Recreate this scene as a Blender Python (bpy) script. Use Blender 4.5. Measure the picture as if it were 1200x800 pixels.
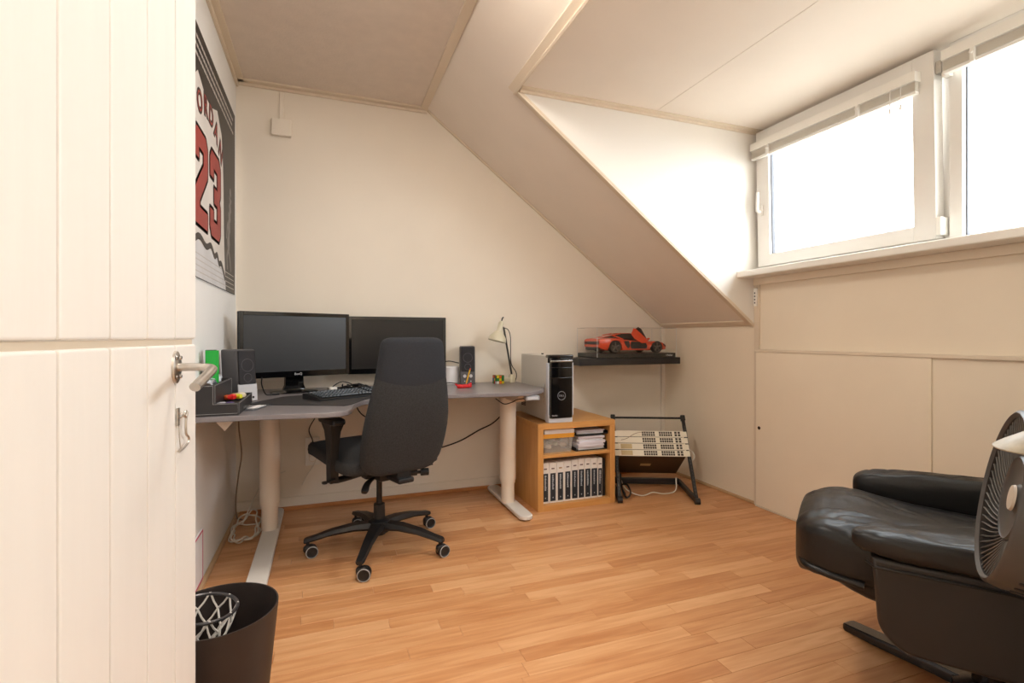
import bpy, bmesh, math, random
from mathutils import Vector, Matrix, noise
for _o in list(bpy.data.objects): bpy.data.objects.remove(_o)
random.seed(7)
SC = bpy.context.scene
COL = SC.collection
PI = math.pi
def rad(a): return math.radians(a)
def lin(c):
    c = c/255.0
    return c/12.92 if c <= .04045 else ((c+.055)/1.055)**2.4
def srgb(r, g, b): return (lin(r), lin(g), lin(b), 1)

# ------------------------------------------------------------------ camera, sky, exposure
cam = bpy.data.cameras.new('camera'); CAM = bpy.data.objects.new('camera', cam); COL.objects.link(CAM)
cam.sensor_width = 36; cam.lens = 36*593/1200; cam.shift_y = -5/1200; cam.clip_start = .02
CAM.location = (0, 0, 1.05); CAM.rotation_euler = (rad(90), 0, rad(-20.35))
SC.camera = CAM
SC.cycles.transparent_max_bounces = 24
SC.view_settings.view_transform = 'Standard'; SC.view_settings.look = 'None'
SC.view_settings.gamma = 1; SC.view_settings.exposure = 0.35
W = bpy.data.worlds.new('overcast_sky'); SC.world = W; W.use_nodes = True
_bg = W.node_tree.nodes['Background']; _bg.inputs[0].default_value = (.89, .95, 1.0, 1); _bg.inputs[1].default_value = 10.5
def portal(y0, y1):
    l = bpy.data.lights.new('window_portal', 'AREA'); l.shape = 'RECTANGLE'; l.size = .85; l.size_y = y1-y0
    l.cycles.is_portal = True
    o = bpy.data.objects.new('window_portal', l); COL.objects.link(o)
    o.location = (2.72, (y0+y1)/2, 1.87); o.rotation_euler = (0, rad(90), 0)
portal(1.44, 2.44); portal(.42, 1.42)

# ------------------------------------------------------------------ materials
MATS = {}
def mat(name, rgb, rough=.5, metal=0, var=.0, scale=8, bump=0, bscale=150, coat=0, spec=.5, stretch=None, sheen=0):
    if name in MATS: return MATS[name]
    m = bpy.data.materials.new(name); m.use_nodes = True; MATS[name] = m
    nt = m.node_tree; N = nt.nodes; L = nt.links; b = N['Principled BSDF']
    c = srgb(*rgb)
    b.inputs['Base Color'].default_value = c; b.inputs['Roughness'].default_value = rough
    b.inputs['Metallic'].default_value = metal; b.inputs['Specular IOR Level'].default_value = spec
    b.inputs['Coat Weight'].default_value = coat
    if sheen: b.inputs['Sheen Weight'].default_value = sheen
    if var or bump:
        tc = N.new('ShaderNodeTexCoord'); vec = tc.outputs['Object']
        if stretch:
            mp = N.new('ShaderNodeMapping'); mp.inputs['Scale'].default_value = stretch
            L.new(vec, mp.inputs['Vector']); vec = mp.outputs['Vector']
    if var:
        n = N.new('ShaderNodeTexNoise'); n.inputs['Scale'].default_value = scale; n.inputs['Detail'].default_value = 5
        L.new(vec, n.inputs['Vector'])
        r = N.new('ShaderNodeValToRGB'); r.color_ramp.elements[0].position = .3; r.color_ramp.elements[1].position = .7
        r.color_ramp.elements[0].color = tuple(max(0, x*(1-var)) for x in c[:3])+(1,)
        r.color_ramp.elements[1].color = tuple(min(1, x*(1+var)) for x in c[:3])+(1,)
        L.new(n.outputs['Fac'], r.inputs['Fac']); L.new(r.outputs['Color'], b.inputs['Base Color'])
    if bump:
        n2 = N.new('ShaderNodeTexNoise'); n2.inputs['Scale'].default_value = bscale; n2.inputs['Detail'].default_value = 4
        L.new(vec, n2.inputs['Vector'])
        bp = N.new('ShaderNodeBump'); bp.inputs['Strength'].default_value = bump; bp.inputs['Distance'].default_value = .004
        L.new(n2.outputs['Fac'], bp.inputs['Height']); L.new(bp.outputs['Normal'], b.inputs['Normal'])
    return m
def glass(name, tint=(1, 1, 1), gloss=1.0):
    if name in MATS: return MATS[name]
    m = bpy.data.materials.new(name); m.use_nodes = True; MATS[name] = m
    nt = m.node_tree; N = nt.nodes; L = nt.links; N.remove(N['Principled BSDF'])
    t = N.new('ShaderNodeBsdfTransparent'); t.inputs[0].default_value = tint+(1,)
    g = N.new('ShaderNodeBsdfGlossy'); g.inputs['Roughness'].default_value = .03; g.inputs['Color'].default_value = (gloss, gloss, gloss, 1)
    w = N.new('ShaderNodeLayerWeight'); p = N.new('ShaderNodeMath'); p.operation = 'POWER'; p.inputs[1].default_value = 5; L.new(w.outputs['Facing'], p.inputs[0])
    f = N.new('ShaderNodeMath'); f.operation = 'MULTIPLY_ADD'; f.inputs[1].default_value = .6; f.inputs[2].default_value = .03; L.new(p.outputs[0], f.inputs[0])
    x = N.new('ShaderNodeMixShader'); L.new(f.outputs[0], x.inputs[0]); L.new(t.outputs[0], x.inputs[1]); L.new(g.outputs[0], x.inputs[2])
    L.new(x.outputs[0], N['Material Output'].inputs['Surface'])
    return m
def emit(name, col, s):
    m = bpy.data.materials.new(name); m.use_nodes = True; MATS[name] = m
    b = m.node_tree.nodes['Principled BSDF']; b.inputs['Base Color'].default_value = (.9, .9, .85, 1)
    b.inputs['Emission Color'].default_value = col+(1,); b.inputs['Emission Strength'].default_value = s
    return m
def wood(name, tones, axis=0, random_obj=False, rough=.35, bump=.05, fine=1.0):
    m = bpy.data.materials.new(name); m.use_nodes = True; MATS[name] = m
    nt = m.node_tree; N = nt.nodes; L = nt.links; b = N['Principled BSDF']
    tc = N.new('ShaderNodeTexCoord'); mp = N.new('ShaderNodeMapping')
    s = [26*fine]*3; s[axis] = 2.2*fine; mp.inputs['Scale'].default_value = s
    vec = tc.outputs['Object']
    if random_obj:
        oi = N.new('ShaderNodeObjectInfo'); mu = N.new('ShaderNodeMath'); mu.operation = 'MULTIPLY'; mu.inputs[1].default_value = 37
        L.new(oi.outputs['Random'], mu.inputs[0]); ad = N.new('ShaderNodeVectorMath'); ad.operation = 'ADD'
        L.new(vec, ad.inputs[0]); L.new(mu.outputs[0], ad.inputs[1]); vec = ad.outputs[0]
    L.new(vec, mp.inputs['Vector'])
    n = N.new('ShaderNodeTexNoise'); n.inputs['Scale'].default_value = 1.6; n.inputs['Detail'].default_value = 6; n.inputs['Distortion'].default_value = .6
    L.new(mp.outputs[0], n.inputs['Vector'])
    fac = n.outputs['Fac']
    if random_obj:
        mr = N.new('ShaderNodeMapRange'); mr.inputs[3].default_value = -.23; mr.inputs[4].default_value = .23
        L.new(oi.outputs['Random'], mr.inputs[0])
        a2 = N.new('ShaderNodeMath'); a2.operation = 'ADD'; L.new(fac, a2.inputs[0]); L.new(mr.outputs[0], a2.inputs[1]); fac = a2.outputs[0]
    r = N.new('ShaderNodeValToRGB'); e = r.color_ramp.elements
    e[0].position = .2; e[0].color = srgb(*tones[0]); e[1].position = .8; e[1].color = srgb(*tones[2])
    k = e.new(.5); k.color = srgb(*tones[1])
    L.new(fac, r.inputs[0]); L.new(r.outputs[0], b.inputs['Base Color'])
    b.inputs['Roughness'].default_value = rough
    bp = N.new('ShaderNodeBump'); bp.inputs['Strength'].default_value = bump; bp.inputs['Distance'].default_value = .002
    L.new(n.outputs['Fac'], bp.inputs['Height']); L.new(bp.outputs['Normal'], b.inputs['Normal'])
    return m

# ------------------------------------------------------------------ mesh helpers
def I(): return Matrix.Identity(4)
def TR(x, y, z): return Matrix.Translation((x, y, z))
def RX(a): return Matrix.Rotation(rad(a), 4, 'X')
def RY(a): return Matrix.Rotation(rad(a), 4, 'Y')
def RZ(a): return Matrix.Rotation(rad(a), 4, 'Z')
def frame_to(d, up=(0, 0, 1)):
    z = Vector(d).normalized(); u = Vector(up)
    if abs(z.dot(u)) > .99: u = Vector((1, 0, 0))
    x = u.cross(z).normalized(); y = z.cross(x)
    return Matrix((x, y, z)).transposed().to_4x4()
def new(): return bmesh.new()
def merge(bm, t, M=None, mi=0):
    if M is not None: t.transform(M)
    for f in t.faces: f.material_index = mi
    me = bpy.data.meshes.new('tmp'); t.to_mesh(me); t.free(); bm.from_mesh(me); bpy.data.meshes.remove(me)
    return bm
def box(bm, x0, x1, y0, y1, z0, z1, bev=0, seg=2, M=None, mi=0):
    t = bmesh.new()
    bmesh.ops.create_cube(t, size=1, matrix=TR((x0+x1)/2, (y0+y1)/2, (z0+z1)/2) @ Matrix.Diagonal((abs(x1-x0), abs(y1-y0), abs(z1-z0), 1)))
    if bev: bmesh.ops.bevel(t, geom=list(t.edges), offset=bev, segments=seg, affect='EDGES', profile=.5)
    return merge(bm, t, M, mi)
def cyl(bm, p0, p1, r0, r1=None, n=16, mi=0, M=None):
    p0 = Vector(p0); p1 = Vector(p1); r1 = r0 if r1 is None else r1
    t = bmesh.new(); L = (p1-p0).length
    bmesh.ops.create_cone(t, cap_ends=True, segments=n, radius1=r0, radius2=r1, depth=L, matrix=TR(0, 0, L/2))
    t.transform(TR(*p0) @ frame_to(p1-p0))
    return merge(bm, t, M, mi)
def lathe(bm, prof, n=32, M=None, mi=0):
    t = bmesh.new(); rings = []
    for r, z in prof:
        if r < 1e-6: rings.append([t.verts.new((0, 0, z))])
        else: rings.append([t.verts.new((r*math.cos(2*PI*i/n), r*math.sin(2*PI*i/n), z)) for i in range(n)])
    for a, b in zip(rings, rings[1:]):
        for i in range(n):
            j = (i+1) % n
            if len(a) == 1 and len(b) == 1: continue
            if len(a) == 1: t.faces.new((a[0], b[j], b[i]))
            elif len(b) == 1: t.faces.new((a[i], a[j], b[0]))
            else: t.faces.new((a[i], a[j], b[j], b[i]))
    bmesh.ops.recalc_face_normals(t, faces=t.faces)
    return merge(bm, t, M, mi)
def loft(bm, rings, closed=True, caps=True, M=None, mi=0):
    t = bmesh.new(); R = [[t.verts.new(p) for p in r] for r in rings]; n = len(R[0])
    for a, b in zip(R, R[1:]):
        for i in range(n if closed else n-1):
            j = (i+1) % n; t.faces.new((a[i], a[j], b[j], b[i]))
    if caps:
        t.faces.new(list(reversed(R[0]))); t.faces.new(R[-1])
    bmesh.ops.recalc_face_normals(t, faces=t.faces)
    return merge(bm, t, M, mi)
def spl(pts, n=6):
    P = [Vector(p) for p in pts]; P = [P[0]*2-P[1]]+P+[P[-1]*2-P[-2]]; out = []
    for i in range(1, len(P)-2):
        for k in range(n):
            u = k/n; a, b, c, d = P[i-1:i+3]
            out.append(.5*((2*b)+(c-a)*u+(2*a-5*b+4*c-d)*u*u+(3*b-a-3*c+d)*u**3))
    out.append(P[-2]); return out
def tube(bm, pts, r, n=8, closed=False, M=None, mi=0, flat=1.0):
    pts = [Vector(p) for p in pts]; m = len(pts); rings = []; up = None
    for i, p in enumerate(pts):
        a = pts[i-1] if (i or closed) else p; b = pts[(i+1) % m] if (i < m-1 or closed) else p
        d = (b-a).normalized()
        if up is None:
            up = Vector((0, 0, 1)) if abs(d.z) < .9 else Vector((1, 0, 0))
        x = d.cross(up)
        if x.length < 1e-5: x = d.orthogonal()
        x.normalize(); up = x.cross(d).normalized()
        rr = r[i] if isinstance(r, (list, tuple)) else r
        rings.append([p+x*rr*math.cos(2*PI*k/n)+up*rr*flat*math.sin(2*PI*k/n) for k in range(n)])
    if closed: rings.append(rings[0])
    return loft(bm, rings, True, not closed, M, mi)
def prism(bm, poly, z0, z1, bev=0, seg=2, M=None, mi=0):
    t = bmesh.new(); vs = [t.verts.new((p[0], p[1], z0)) for p in poly]; f = t.faces.new(vs)
    e = bmesh.ops.extrude_face_region(t, geom=[f])
    bmesh.ops.translate(t, vec=(0, 0, z1-z0), verts=[v for v in e['geom'] if isinstance(v, bmesh.types.BMVert)])
    bmesh.ops.recalc_face_normals(t, faces=t.faces)
    if bev:
        bmesh.ops.bevel(t, geom=[x for x in t.edges if abs(x.verts[0].co.z-x.verts[1].co.z) < 1e-7], offset=bev, segments=seg, affect='EDGES', profile=.5)
    return merge(bm, t, M, mi)
def sell(bm, a, b, c, e1=.4, e2=.4, nu=40, nv=20, M=None, fn=None, mi=0):
    sp = lambda v, e: math.copysign(abs(v)**e, v)
    t = bmesh.new(); rows = []
    for i in range(nv+1):
        ph = -PI/2+PI*i/nv; row = []
        for k in range(nu):
            th = 2*PI*k/nu
            p = Vector((a*sp(math.cos(ph), e1)*sp(math.cos(th), e2), b*sp(math.cos(ph), e1)*sp(math.sin(th), e2), c*sp(math.sin(ph), e1)))
            row.append(t.verts.new(fn(p) if fn else p))
        rows.append(row)
    for r0, r1 in zip(rows, rows[1:]):
        for k in range(nu):
            t.faces.new((r0[k], r0[(k+1) % nu], r1[(k+1) % nu], r1[k]))
    bmesh.ops.remove_doubles(t, verts=t.verts, dist=1e-5); bmesh.ops.recalc_face_normals(t, faces=t.faces)
    return merge(bm, t, M, mi)
def obj(name, bm, mats, parent=None, smooth=35, label=None, kind=None):
    me = bpy.data.meshes.new(name); bm.to_mesh(me); bm.free()
    if not isinstance(mats, (list, tuple)): mats = [mats]
    for m in mats: me.materials.append(m)
    if smooth:
        me.shade_smooth(); me.set_sharp_from_angle(angle=rad(smooth))
    o = bpy.data.objects.new(name, me); COL.objects.link(o)
    if smooth:
        wn = o.modifiers.new('weighted_normal', 'WEIGHTED_NORMAL'); wn.keep_sharp = True; wn.weight = 80
    if parent: o.parent = parent
    if label: o['label'] = label
    if kind: o['kind'] = kind
    return o
def tag(o, label, cat, group=None, kind=None):
    o['label'] = label; o['category'] = cat
    if group: o['group'] = group
    if kind: o['kind'] = kind
    return o
def thing(name, label, cat, loc=(0, 0, 0), rz=0, group=None):
    o = bpy.data.objects.new(name, None); COL.objects.link(o); o.empty_display_size = .1
    o.location = loc; o.rotation_euler = (0, 0, rad(rz)); return tag(o, label, cat, group)
def struct(name, bm, m, smooth=0, parent=None): return obj(name, bm, m, parent, smooth, None, 'structure' if parent is None else None)
def tree_copy(o, parent=None):
    c = o.copy(); COL.objects.link(c)
    if parent: c.parent = parent
    for ch in list(o.children): tree_copy(ch, c)
    return c
def text(bm, s, size, M, depth=.0004, offset=0, mi=0, sx=1.0):
    cu = bpy.data.curves.new('t', 'FONT'); cu.body = s; cu.size = size; cu.align_x = 'CENTER'; cu.align_y = 'CENTER'
    cu.extrude = depth/2; cu.offset = offset; cu.resolution_u = 3
    o = bpy.data.objects.new('t', cu); COL.objects.link(o); bpy.context.view_layer.update()
    me = bpy.data.meshes.new_from_object(o.evaluated_get(bpy.context.evaluated_depsgraph_get()))
    t = bmesh.new(); t.from_mesh(me); bpy.data.objects.remove(o); bpy.data.curves.remove(cu); bpy.data.meshes.remove(me)
    return merge(bm, t, M @ Matrix.Diagonal((sx, 1, 1, 1)), mi)

# ------------------------------------------------------------------ common materials
M_wall = mat('cream_wall_paint', (242, 232, 217), .75, var=.015, scale=3, bump=.12, bscale=260)
M_wall_left = mat('white_wall_paint', (240, 239, 237), .75, var=.015, scale=3, bump=.12, bscale=260)
M_ceil = mat('ceiling_board', (228, 214, 200), .7, var=.03, scale=14, bump=.35, bscale=90)
M_slope = mat('slope_board', (240, 228, 214), .6, var=.015, scale=4, bump=.06, bscale=200)
M_knee = mat('cupboard_cream', (243, 229, 207), .45, var=.02, scale=3, bump=.05, bscale=160)
M_trim = mat('trim_cream', (228, 212, 190), .5, var=.02, scale=6)
M_white = mat('white_gloss_paint', (242, 238, 230), .35, var=.01, scale=6)
M_pvc = mat('white_window_plastic', (240, 236, 230), .35, var=.01, scale=5)
M_black = mat('black_plastic', (26, 26, 28), .45, var=.1, scale=30)
M_gloss = mat('gloss_black', (10, 10, 12), .08, coat=.5)
M_steel = mat('brushed_steel', (190, 185, 178), .35, 1, var=.08, scale=40)
M_chrome = mat('chrome', (210, 210, 210), .15, 1)
M_cable_b = mat('black_cable', (22, 22, 22), .5)
M_cable_w = mat('white_cable', (225, 218, 205), .5)
M_paper = mat('white_paper', (238, 236, 238), .7, var=.03, scale=30)
M_glass = glass('clear_glass')

# ------------------------------------------------------------------ setting: floor
XL, XR, YB, YF = -.49, 2.545, 3.374, .25
ZC, ZD, XS, YD, ZK = 2.572, 2.34, .645, 2.455, 1.13
XD = XS+(ZC-ZD)*(XR-XS)/(ZC-ZK)          # where the slope meets the dormer ceiling
bm = new(); box(bm, XL-.05, 2.7, YF-.1, YB+.05, -.08, -.009)
FLOOR = struct('floor', bm, mat('floor_underlay', (150, 105, 70), .8, var=.1))
M_plank = wood('beech_laminate', [(190, 128, 80), (209, 151, 102), (224, 172, 124)], 0, True, .3, .03)
SWID = .0685
row = 0; y = YF-.1
while y < YB-.001:
    y1 = min(y+SWID, YB); x = XL-.25-random.random()*.4 if row % 3 else XL-random.random()*.3
    while x < XR:
        L = random.choice((.48, .55, .62, .7))
        a = max(x, XL); b = min(x+L, XR)
        if b-a > .01:
            bm = new(); g = .0004
            vs = [bm.verts.new(p) for p in ((a+g, y+g, -.009), (b-g, y+g, -.009), (b-g, y1-g, -.009), (a+g, y1-g, -.009),
                                            (a+g, y+g, -.0006), (b-g, y+g, -.0006), (b-g, y1-g, -.0006), (a+g, y1-g, -.0006),
                                            (a+2*g, y+2*g, 0), (b-2*g, y+2*g, 0), (b-2*g, y1-2*g, 0), (a+2*g, y1-2*g, 0))]
            for q in (0, 4):
                for i in range(4):
                    j = (i+1) % 4; bm.faces.new((vs[q+i], vs[q+j], vs[q+4+j], vs[q+4+i]))
            bm.faces.new(vs[8:12])
            obj('plank', bm, M_plank, FLOOR, 0)
        x += L
    y = y1; row += 1

# walls
TH = .08
bm = new(); box(bm, XL-TH, XL, YF-.1, YB+TH, -.05, ZC+.1); struct('wall_left', bm, M_wall_left)
bm = new(); box(bm, XL, 2.75, YB, YB+TH, -.05, ZC+.1); struct('wall_back', bm, M_wall)
def quad_slab(bm, pts, th):
    P = [Vector(p) for p in pts]; n = (P[1]-P[0]).cross(P[2]-P[0]).normalized()*th
    loft(bm, [P, [p+n for p in P]])
bm = new()
box(bm, XR, XR+TH, YF, YB, -.05, ZK)            # knee wall to the slope
box(bm, XR, XR+TH, YF, YD, ZK, 1.417)           # below the window
box(bm, XR, XR+TH, YF-.1, .44, 1.417, ZD)       # beside the far window
WALL_R = struct('wall_right', bm, M_knee)
bm = new()
box(bm, XL-TH, -.345, YF-.1, YF, -.05, ZC+.1); box(bm, .64, 2.75, YF-.1, YF, -.05, ZC+.1); box(bm, -.345, .64, YF-.1, YF, 2.1, ZC+.1)
struct('wall_front', bm, M_wall)
# landing behind the camera
bm = new(); box(bm, -.95, 1.5, -1.5, YF-.1, -.08, 0); struct('floor_landing', bm, mat('landing_carpet', (170, 150, 130), .9, var=.1, scale=60))
bm = new(); box(bm, -1.03, -.95, -1.5, YF-.1, -.05, 2.55); struct('wall_landing_left', bm, M_wall)
bm = new(); box(bm, 1.5, 1.58, -1.5, YF-.1, -.05, 2.55); struct('wall_landing_right', bm, M_wall)
bm = new(); box(bm, -1.03, 1.58, -1.58, -1.5, -.05, 2.55); struct('wall_landing_back', bm, M_wall)
bm = new(); box(bm, -1.03, 1.58, -1.58, YF-.1, 2.5, 2.58); struct('ceiling_landing', bm, M_ceil)
# ceiling: flat part, sloped boards, dormer boards
bm = new(); box(bm, XL, XS, YF-.1, YB, ZC, ZC+.06); CEIL = struct('ceiling', bm, M_ceil)
sl = (ZC-ZK)/(XR-XS)
def zs(x): return ZC-(x-XS)*sl
bm = new(); quad_slab(bm, [(XS, YD+.03, ZC), (XR+.05, YD+.03, zs(XR+.05)), (XR+.05, YB, zs(XR+.05)), (XS, YB, ZC)], .05); obj('sloped_board', bm, M_slope, CEIL, 0)
bm = new(); quad_slab(bm, [(XS, YF, ZC), (XD, YF, zs(XD)), (XD, YD+.03, zs(XD)), (XS, YD+.03, ZC)], .05); obj('sloped_board', bm, M_slope, CEIL, 0)
for a, b in ((XD, 1.7745), (1.7775, 2.72)):
    bm = new(); box(bm, a, b, YF, YD, ZD, ZD+.05); obj('dormer_ceiling_board', bm, M_slope, CEIL, 0)
bm = new(); box(bm, 1.76, 1.79, YF, YD, ZD+.004, ZD+.055); obj('joint_backing', bm, M_trim, CEIL, 0)
# dormer cheek
bm = new(); P = [(XD, ZD), (XR, ZK), (XR+.04, ZK), (2.72, 1.40), (2.72, ZD)]
loft(bm, [[(p[0], YD, p[1]) for p in P], [(p[0], YD+.03, p[1]) for p in P]]); struct('wall_dormer', bm, mat('dormer_white', (240, 234, 226), .6, var=.01, scale=3, bump=.05))
# mouldings
tn = [0]
def trim(bm, m=None):
    tn[0] += 1; return struct('trim_%d' % tn[0], bm, m or M_trim, 40)
bm = new(); box(bm, XL, XL+.045, YF, YB, ZC-.012, ZC, .003); box(bm, XL, XL+.014, YF, YB, ZC-.04, ZC-.012, .003); trim(bm)
bm = new(); box(bm, XL, XS, YB-.045, YB, ZC-.012, ZC, .003); box(bm, XL, XS, YB-.012, YB, ZC-.03, ZC-.012, .003); trim(bm)
bm = new(); box(bm, XS-.05, XS, YF, YB, ZC-.01, ZC, .003); trim(bm)
def bar(bm, p, q, w, h, up):
    p = Vector(p); q = Vector(q); d = (q-p); L = d.length; d.normalize(); u = Vector(up); u = (u-d*u.dot(d)).normalized(); s = d.cross(u)
    M = Matrix((d, s, u)).transposed().to_4x4(); M.translation = p
    box(bm, 0, L, -w/2, w/2, 0, h, .002, 1, M)
SN = Vector((-sl, 0, -1)).normalized()
bm = new(); bar(bm, (XS, YB-.008, ZC), (XR, YB-.008, ZK), .016, .012, SN); trim(bm)
bm = new(); bar(bm, (XR-.02, YD, zs(XR-.02)), (XR-.02, YB, zs(XR-.02)), .045, .012, SN); trim(bm)
bm = new(); bar(bm, (XD, YD+.022, zs(XD)), (XR, YD+.022, ZK), .05, .012, SN); bar(bm, (XD, YD+.006, zs(XD)), (XR, YD+.006, ZK), .014, .02, SN); trim(bm)
bm = new(); bar(bm, (XD-.02, YF, zs(XD-.02)), (XD-.02, YD+.045, zs(XD-.02)), .05, .012, SN); bar(bm, (XD-.003, YF, zs(XD)+.004), (XD-.003, YD+.04, zs(XD)+.004), .014, .022, SN); trim(bm)
bm = new(); bar(bm, (XD, YD-.022, ZD), (2.58, YD-.022, ZD), .045, .008, (0, 0, -1)); bar(bm, (XD, YD-.007, ZD-.006), (2.58, YD-.007, ZD-.006), .014, .014, (0, 0, -1)); trim(bm)
bm = new(); box(bm, XR-.012, XR, YD-.04, YD, 0, 1.40, .003); trim(bm)
bm = new(); box(bm, XR-.032, XR, YB-.02, YB, 0, ZK, .004); trim(bm, M_wall)
# skirtings
M_skirt = wood('beech_skirting', [(176, 112, 62), (192, 128, 76), (206, 144, 90)], 0)
bm = new(); box(bm, XL, XR, YB-.012, YB, 0, .075, .003); BB = struct('baseboard_back', bm, M_wall, 40)
bm = new(); box(bm, XL+.02, XR, YB-.026, YB-.012, 0, .022, .004); obj('quarter_round', bm, M_skirt, BB)
bm = new(); box(bm, XL, XL+.018, YF, YB, 0, .02, .004); struct('baseboard_left', bm, mat('baseboard_beige', (205, 170, 130), .5, var=.05), 40)
bm = new(); box(bm, XR-.015, XR, YD, YB, 0, .018, .004); struct('baseboard_right', bm, mat('baseboard_beige', (205, 170, 130), .5), 40)
# door frame (out of view) and the split door
bm = new(); box(bm, -.345, -.315, YF-.11, YF+.005, 0, 2.1, .003); box(bm, .61, .64, YF-.11, YF+.005, 0, 2.1, .003); box(bm, -.315, .61, YF-.11, YF+.005, 2.07, 2.1, .003); trim(bm, M_white)
M_door = mat('door_white_paint', (236, 232, 226), .4, var=.015, scale=5, bump=.12, bscale=14, stretch=(6, 6, .5))
DANG = -4.35
def door_leaf(name, z0, z1):
    o = bpy.data.objects.new(name, None); COL.objects.link(o); o['kind'] = 'structure'
    o.location = (-.306, .34, 0); o.rotation_euler = (0, 0, rad(DANG))
    w = .12; e = .842            # free edge
    k = 0; y1 = e; wd = .1135
    while y1 > .01:
        y0 = max(.0, y1-wd); bm = new(); box(bm, -.022, 0, y0+.0013, y1-.0013, z0, z1, .005, 2); obj('board', bm, M_door, o)
        y1 = y0; wd = w; k += 1
    bm = new()
    for zz in (z0+.08, z1-.18): box(bm, -.045, -.0225, .03, e-.03, zz, zz+.1, .003)
    obj('ledge', bm, M_door, o)
    return o
D1 = door_leaf('door_1', 1.046, 2.05); D2 = door_leaf('door_2', .01, 1.036)
bm = new(); box(bm, -.024, -.008, .0, .842, 1.036, 1.0455); obj('weather_strip', bm, M_trim, D2)
# lever handle
E = .842-.118; HZ = .996
bm = new(); lathe(bm, [(0, .006), (.02, .006), (.0255, .004), (.0265, 0), (0, 0)], 32, TR(0, E, HZ) @ RY(90) @ Matrix.Diagonal((1.12, .74, 1, 1)))
H = obj('handle_plate', bm, M_steel, D2, label='oval steel handle plate')
bm = new()
for a in (-1, 1):
    for b in (-1, 1): lathe(bm, [(0, .002), (.003, .0015), (.004, 0)], 10, TR(.006, E+a*.010, HZ+b*.017) @ RY(90))
obj('screw', bm, M_chrome, H)
bm = new(); tube(bm, spl([(.004, E, HZ), (.03, E, HZ), (.05, E, HZ-.001), (.06, E-.004, HZ-.003), (.062, E-.02, HZ-.007), (.061, E-.06, HZ-.018), (.060, E-.10, HZ-.028)], 5), .0085, 14, flat=.85)
obj('lever', bm, M_steel, H, label='satin steel lever')
# hook and eye latch
E2 = .842-.108
LT = TR(.0, E2, .905) @ Matrix.Diagonal((.6, .66, .52, 1))
bm = new(); box(bm, 0, .005, -.009, .009, -.03, .032, .0015, 2, LT); tube(bm, [Vector((.007+.008*math.sin(a*.52), 0, .005+.008*math.cos(a*.52))) for a in range(12)], .0022, 6, closed=True, M=LT)
HK = obj('latch_plate', bm, M_steel, D2, label='small steel latch eye plate')
bm = new(); tube(bm, spl([(.012, .034+.011*math.cos(k*.9+1.4), .004+.011*math.sin(k*.9+1.4)) for k in range(7)]+[(.012, .034, -.02), (.012, .034, -.06), (.012, .040, -.072), (.012, .056, -.084), (.012, .054, -.1), (.012, .02, -.112), (.010, -.016, -.118)], 4), .0036, 8, M=LT)
tube(bm, spl([(.004, 0, -.03), (.006, 0, -.07), (.008, .003, -.11)], 4), .0015, 6, M=LT)
obj('hook', bm, M_steel, HK, label='bent steel door hook')
# the ground far below the attic window
bm = new(); box(bm, 2.9, 60, -40, 40, -5.2, -5.0); struct('ground', bm, mat('street_ground', (150, 145, 136), .9, var=.15, scale=.4))
# ------------------------------------------------------------------ windows
def rect_frame(bm, y0, y1, z0, z1, w, x0, x1, bev=.004, wt=None, wb=None):
    wt = wt or w; wb = wb or w
    box(bm, x0, x1, y0, y0+w, z0, z1, bev); box(bm, x0, x1, y1-w, y1, z0, z1, bev)
    box(bm, x0, x1, y0+w-.002, y1-w+.002, z0, z0+wb, bev); box(bm, x0, x1, y0+w-.002, y1-w+.002, z1-wt, z1, bev)
M_gasket = mat('grey_gasket', (95, 95, 100), .6)
M_pane = glass('window_glass', (.99, 1, 1))
# window_1: tilting sash
bm = new(); rect_frame(bm, 1.42, 2.455, 1.452, ZD, .06, 2.602, 2.67)
W1 = struct('window_1', bm, M_pvc, 40)
S = Matrix.Translation((2.572, 0, 1.487)) @ RY(-1.3)
sz0, sz1, sy0, sy1 = 0, .835, 1.448, 2.432
bm = new(); rect_frame(bm, sy0, sy1, sz0, sz1, .092, -.03, .03, .005, .07, .07)
sash = obj('sash', bm, M_pvc, W1); sash.matrix_local = S
bm = new(); rect_frame(bm, sy0+.091, sy1-.091, .069, sz1-.069, .006, -.012, .012, 0); obj('gasket', bm, M_gasket, sash)
bm = new(); box(bm, -.004, .004, sy0+.093, sy1-.093, .07, sz1-.07); obj('pane', bm, M_pane, sash, 0)
bm = new(); box(bm, -.042, -.03, sy1-.05, sy1-.028, .31, .375, .004); tube(bm, spl([(-.04, sy1-.039, .335), (-.062, sy1-.039, .337), (-.068, sy1-.039, .35), (-.066, sy1-.039, .40), (-.064, sy1-.039, .455)], 5), [.009]*21, 10)
obj('handle', bm, M_white, sash, label='white lever window handle')
bm = new(); box(bm, 2.53, 2.60, 1.424, 1.444, 1.50, 1.58, .003); obj('hinge', bm, M_white, W1, label='white hinge at sash foot')
bm = new(); box(bm, 2.53, 2.60, 1.424, 1.446, 2.21, 2.265, .003); obj('hinge', bm, M_steel, W1, label='metal stay at sash head')
# window_2: fixed light
bm = new(); rect_frame(bm, .44, 1.418, 1.452, ZD, .05, 2.575, 2.65, .004, .07, .035)
W2 = struct('window_2', bm, M_pvc, 40)
bm = new(); rect_frame(bm, .488, 1.37, 1.485, ZD-.068, .007, 2.60, 2.625, 0); obj('gasket', bm, M_gasket, W2)
bm = new(); box(bm, 2.608, 2.616, .49, 1.368, 1.487, ZD-.07); obj('pane', bm, M_pane, W2, 0)
bm = new(); box(bm, 2.54, 2.575, 1.40, 1.428, 2.19, 2.27, .003); obj('hinge', bm, M_white, W2, label='white plastic window hinge')
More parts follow.
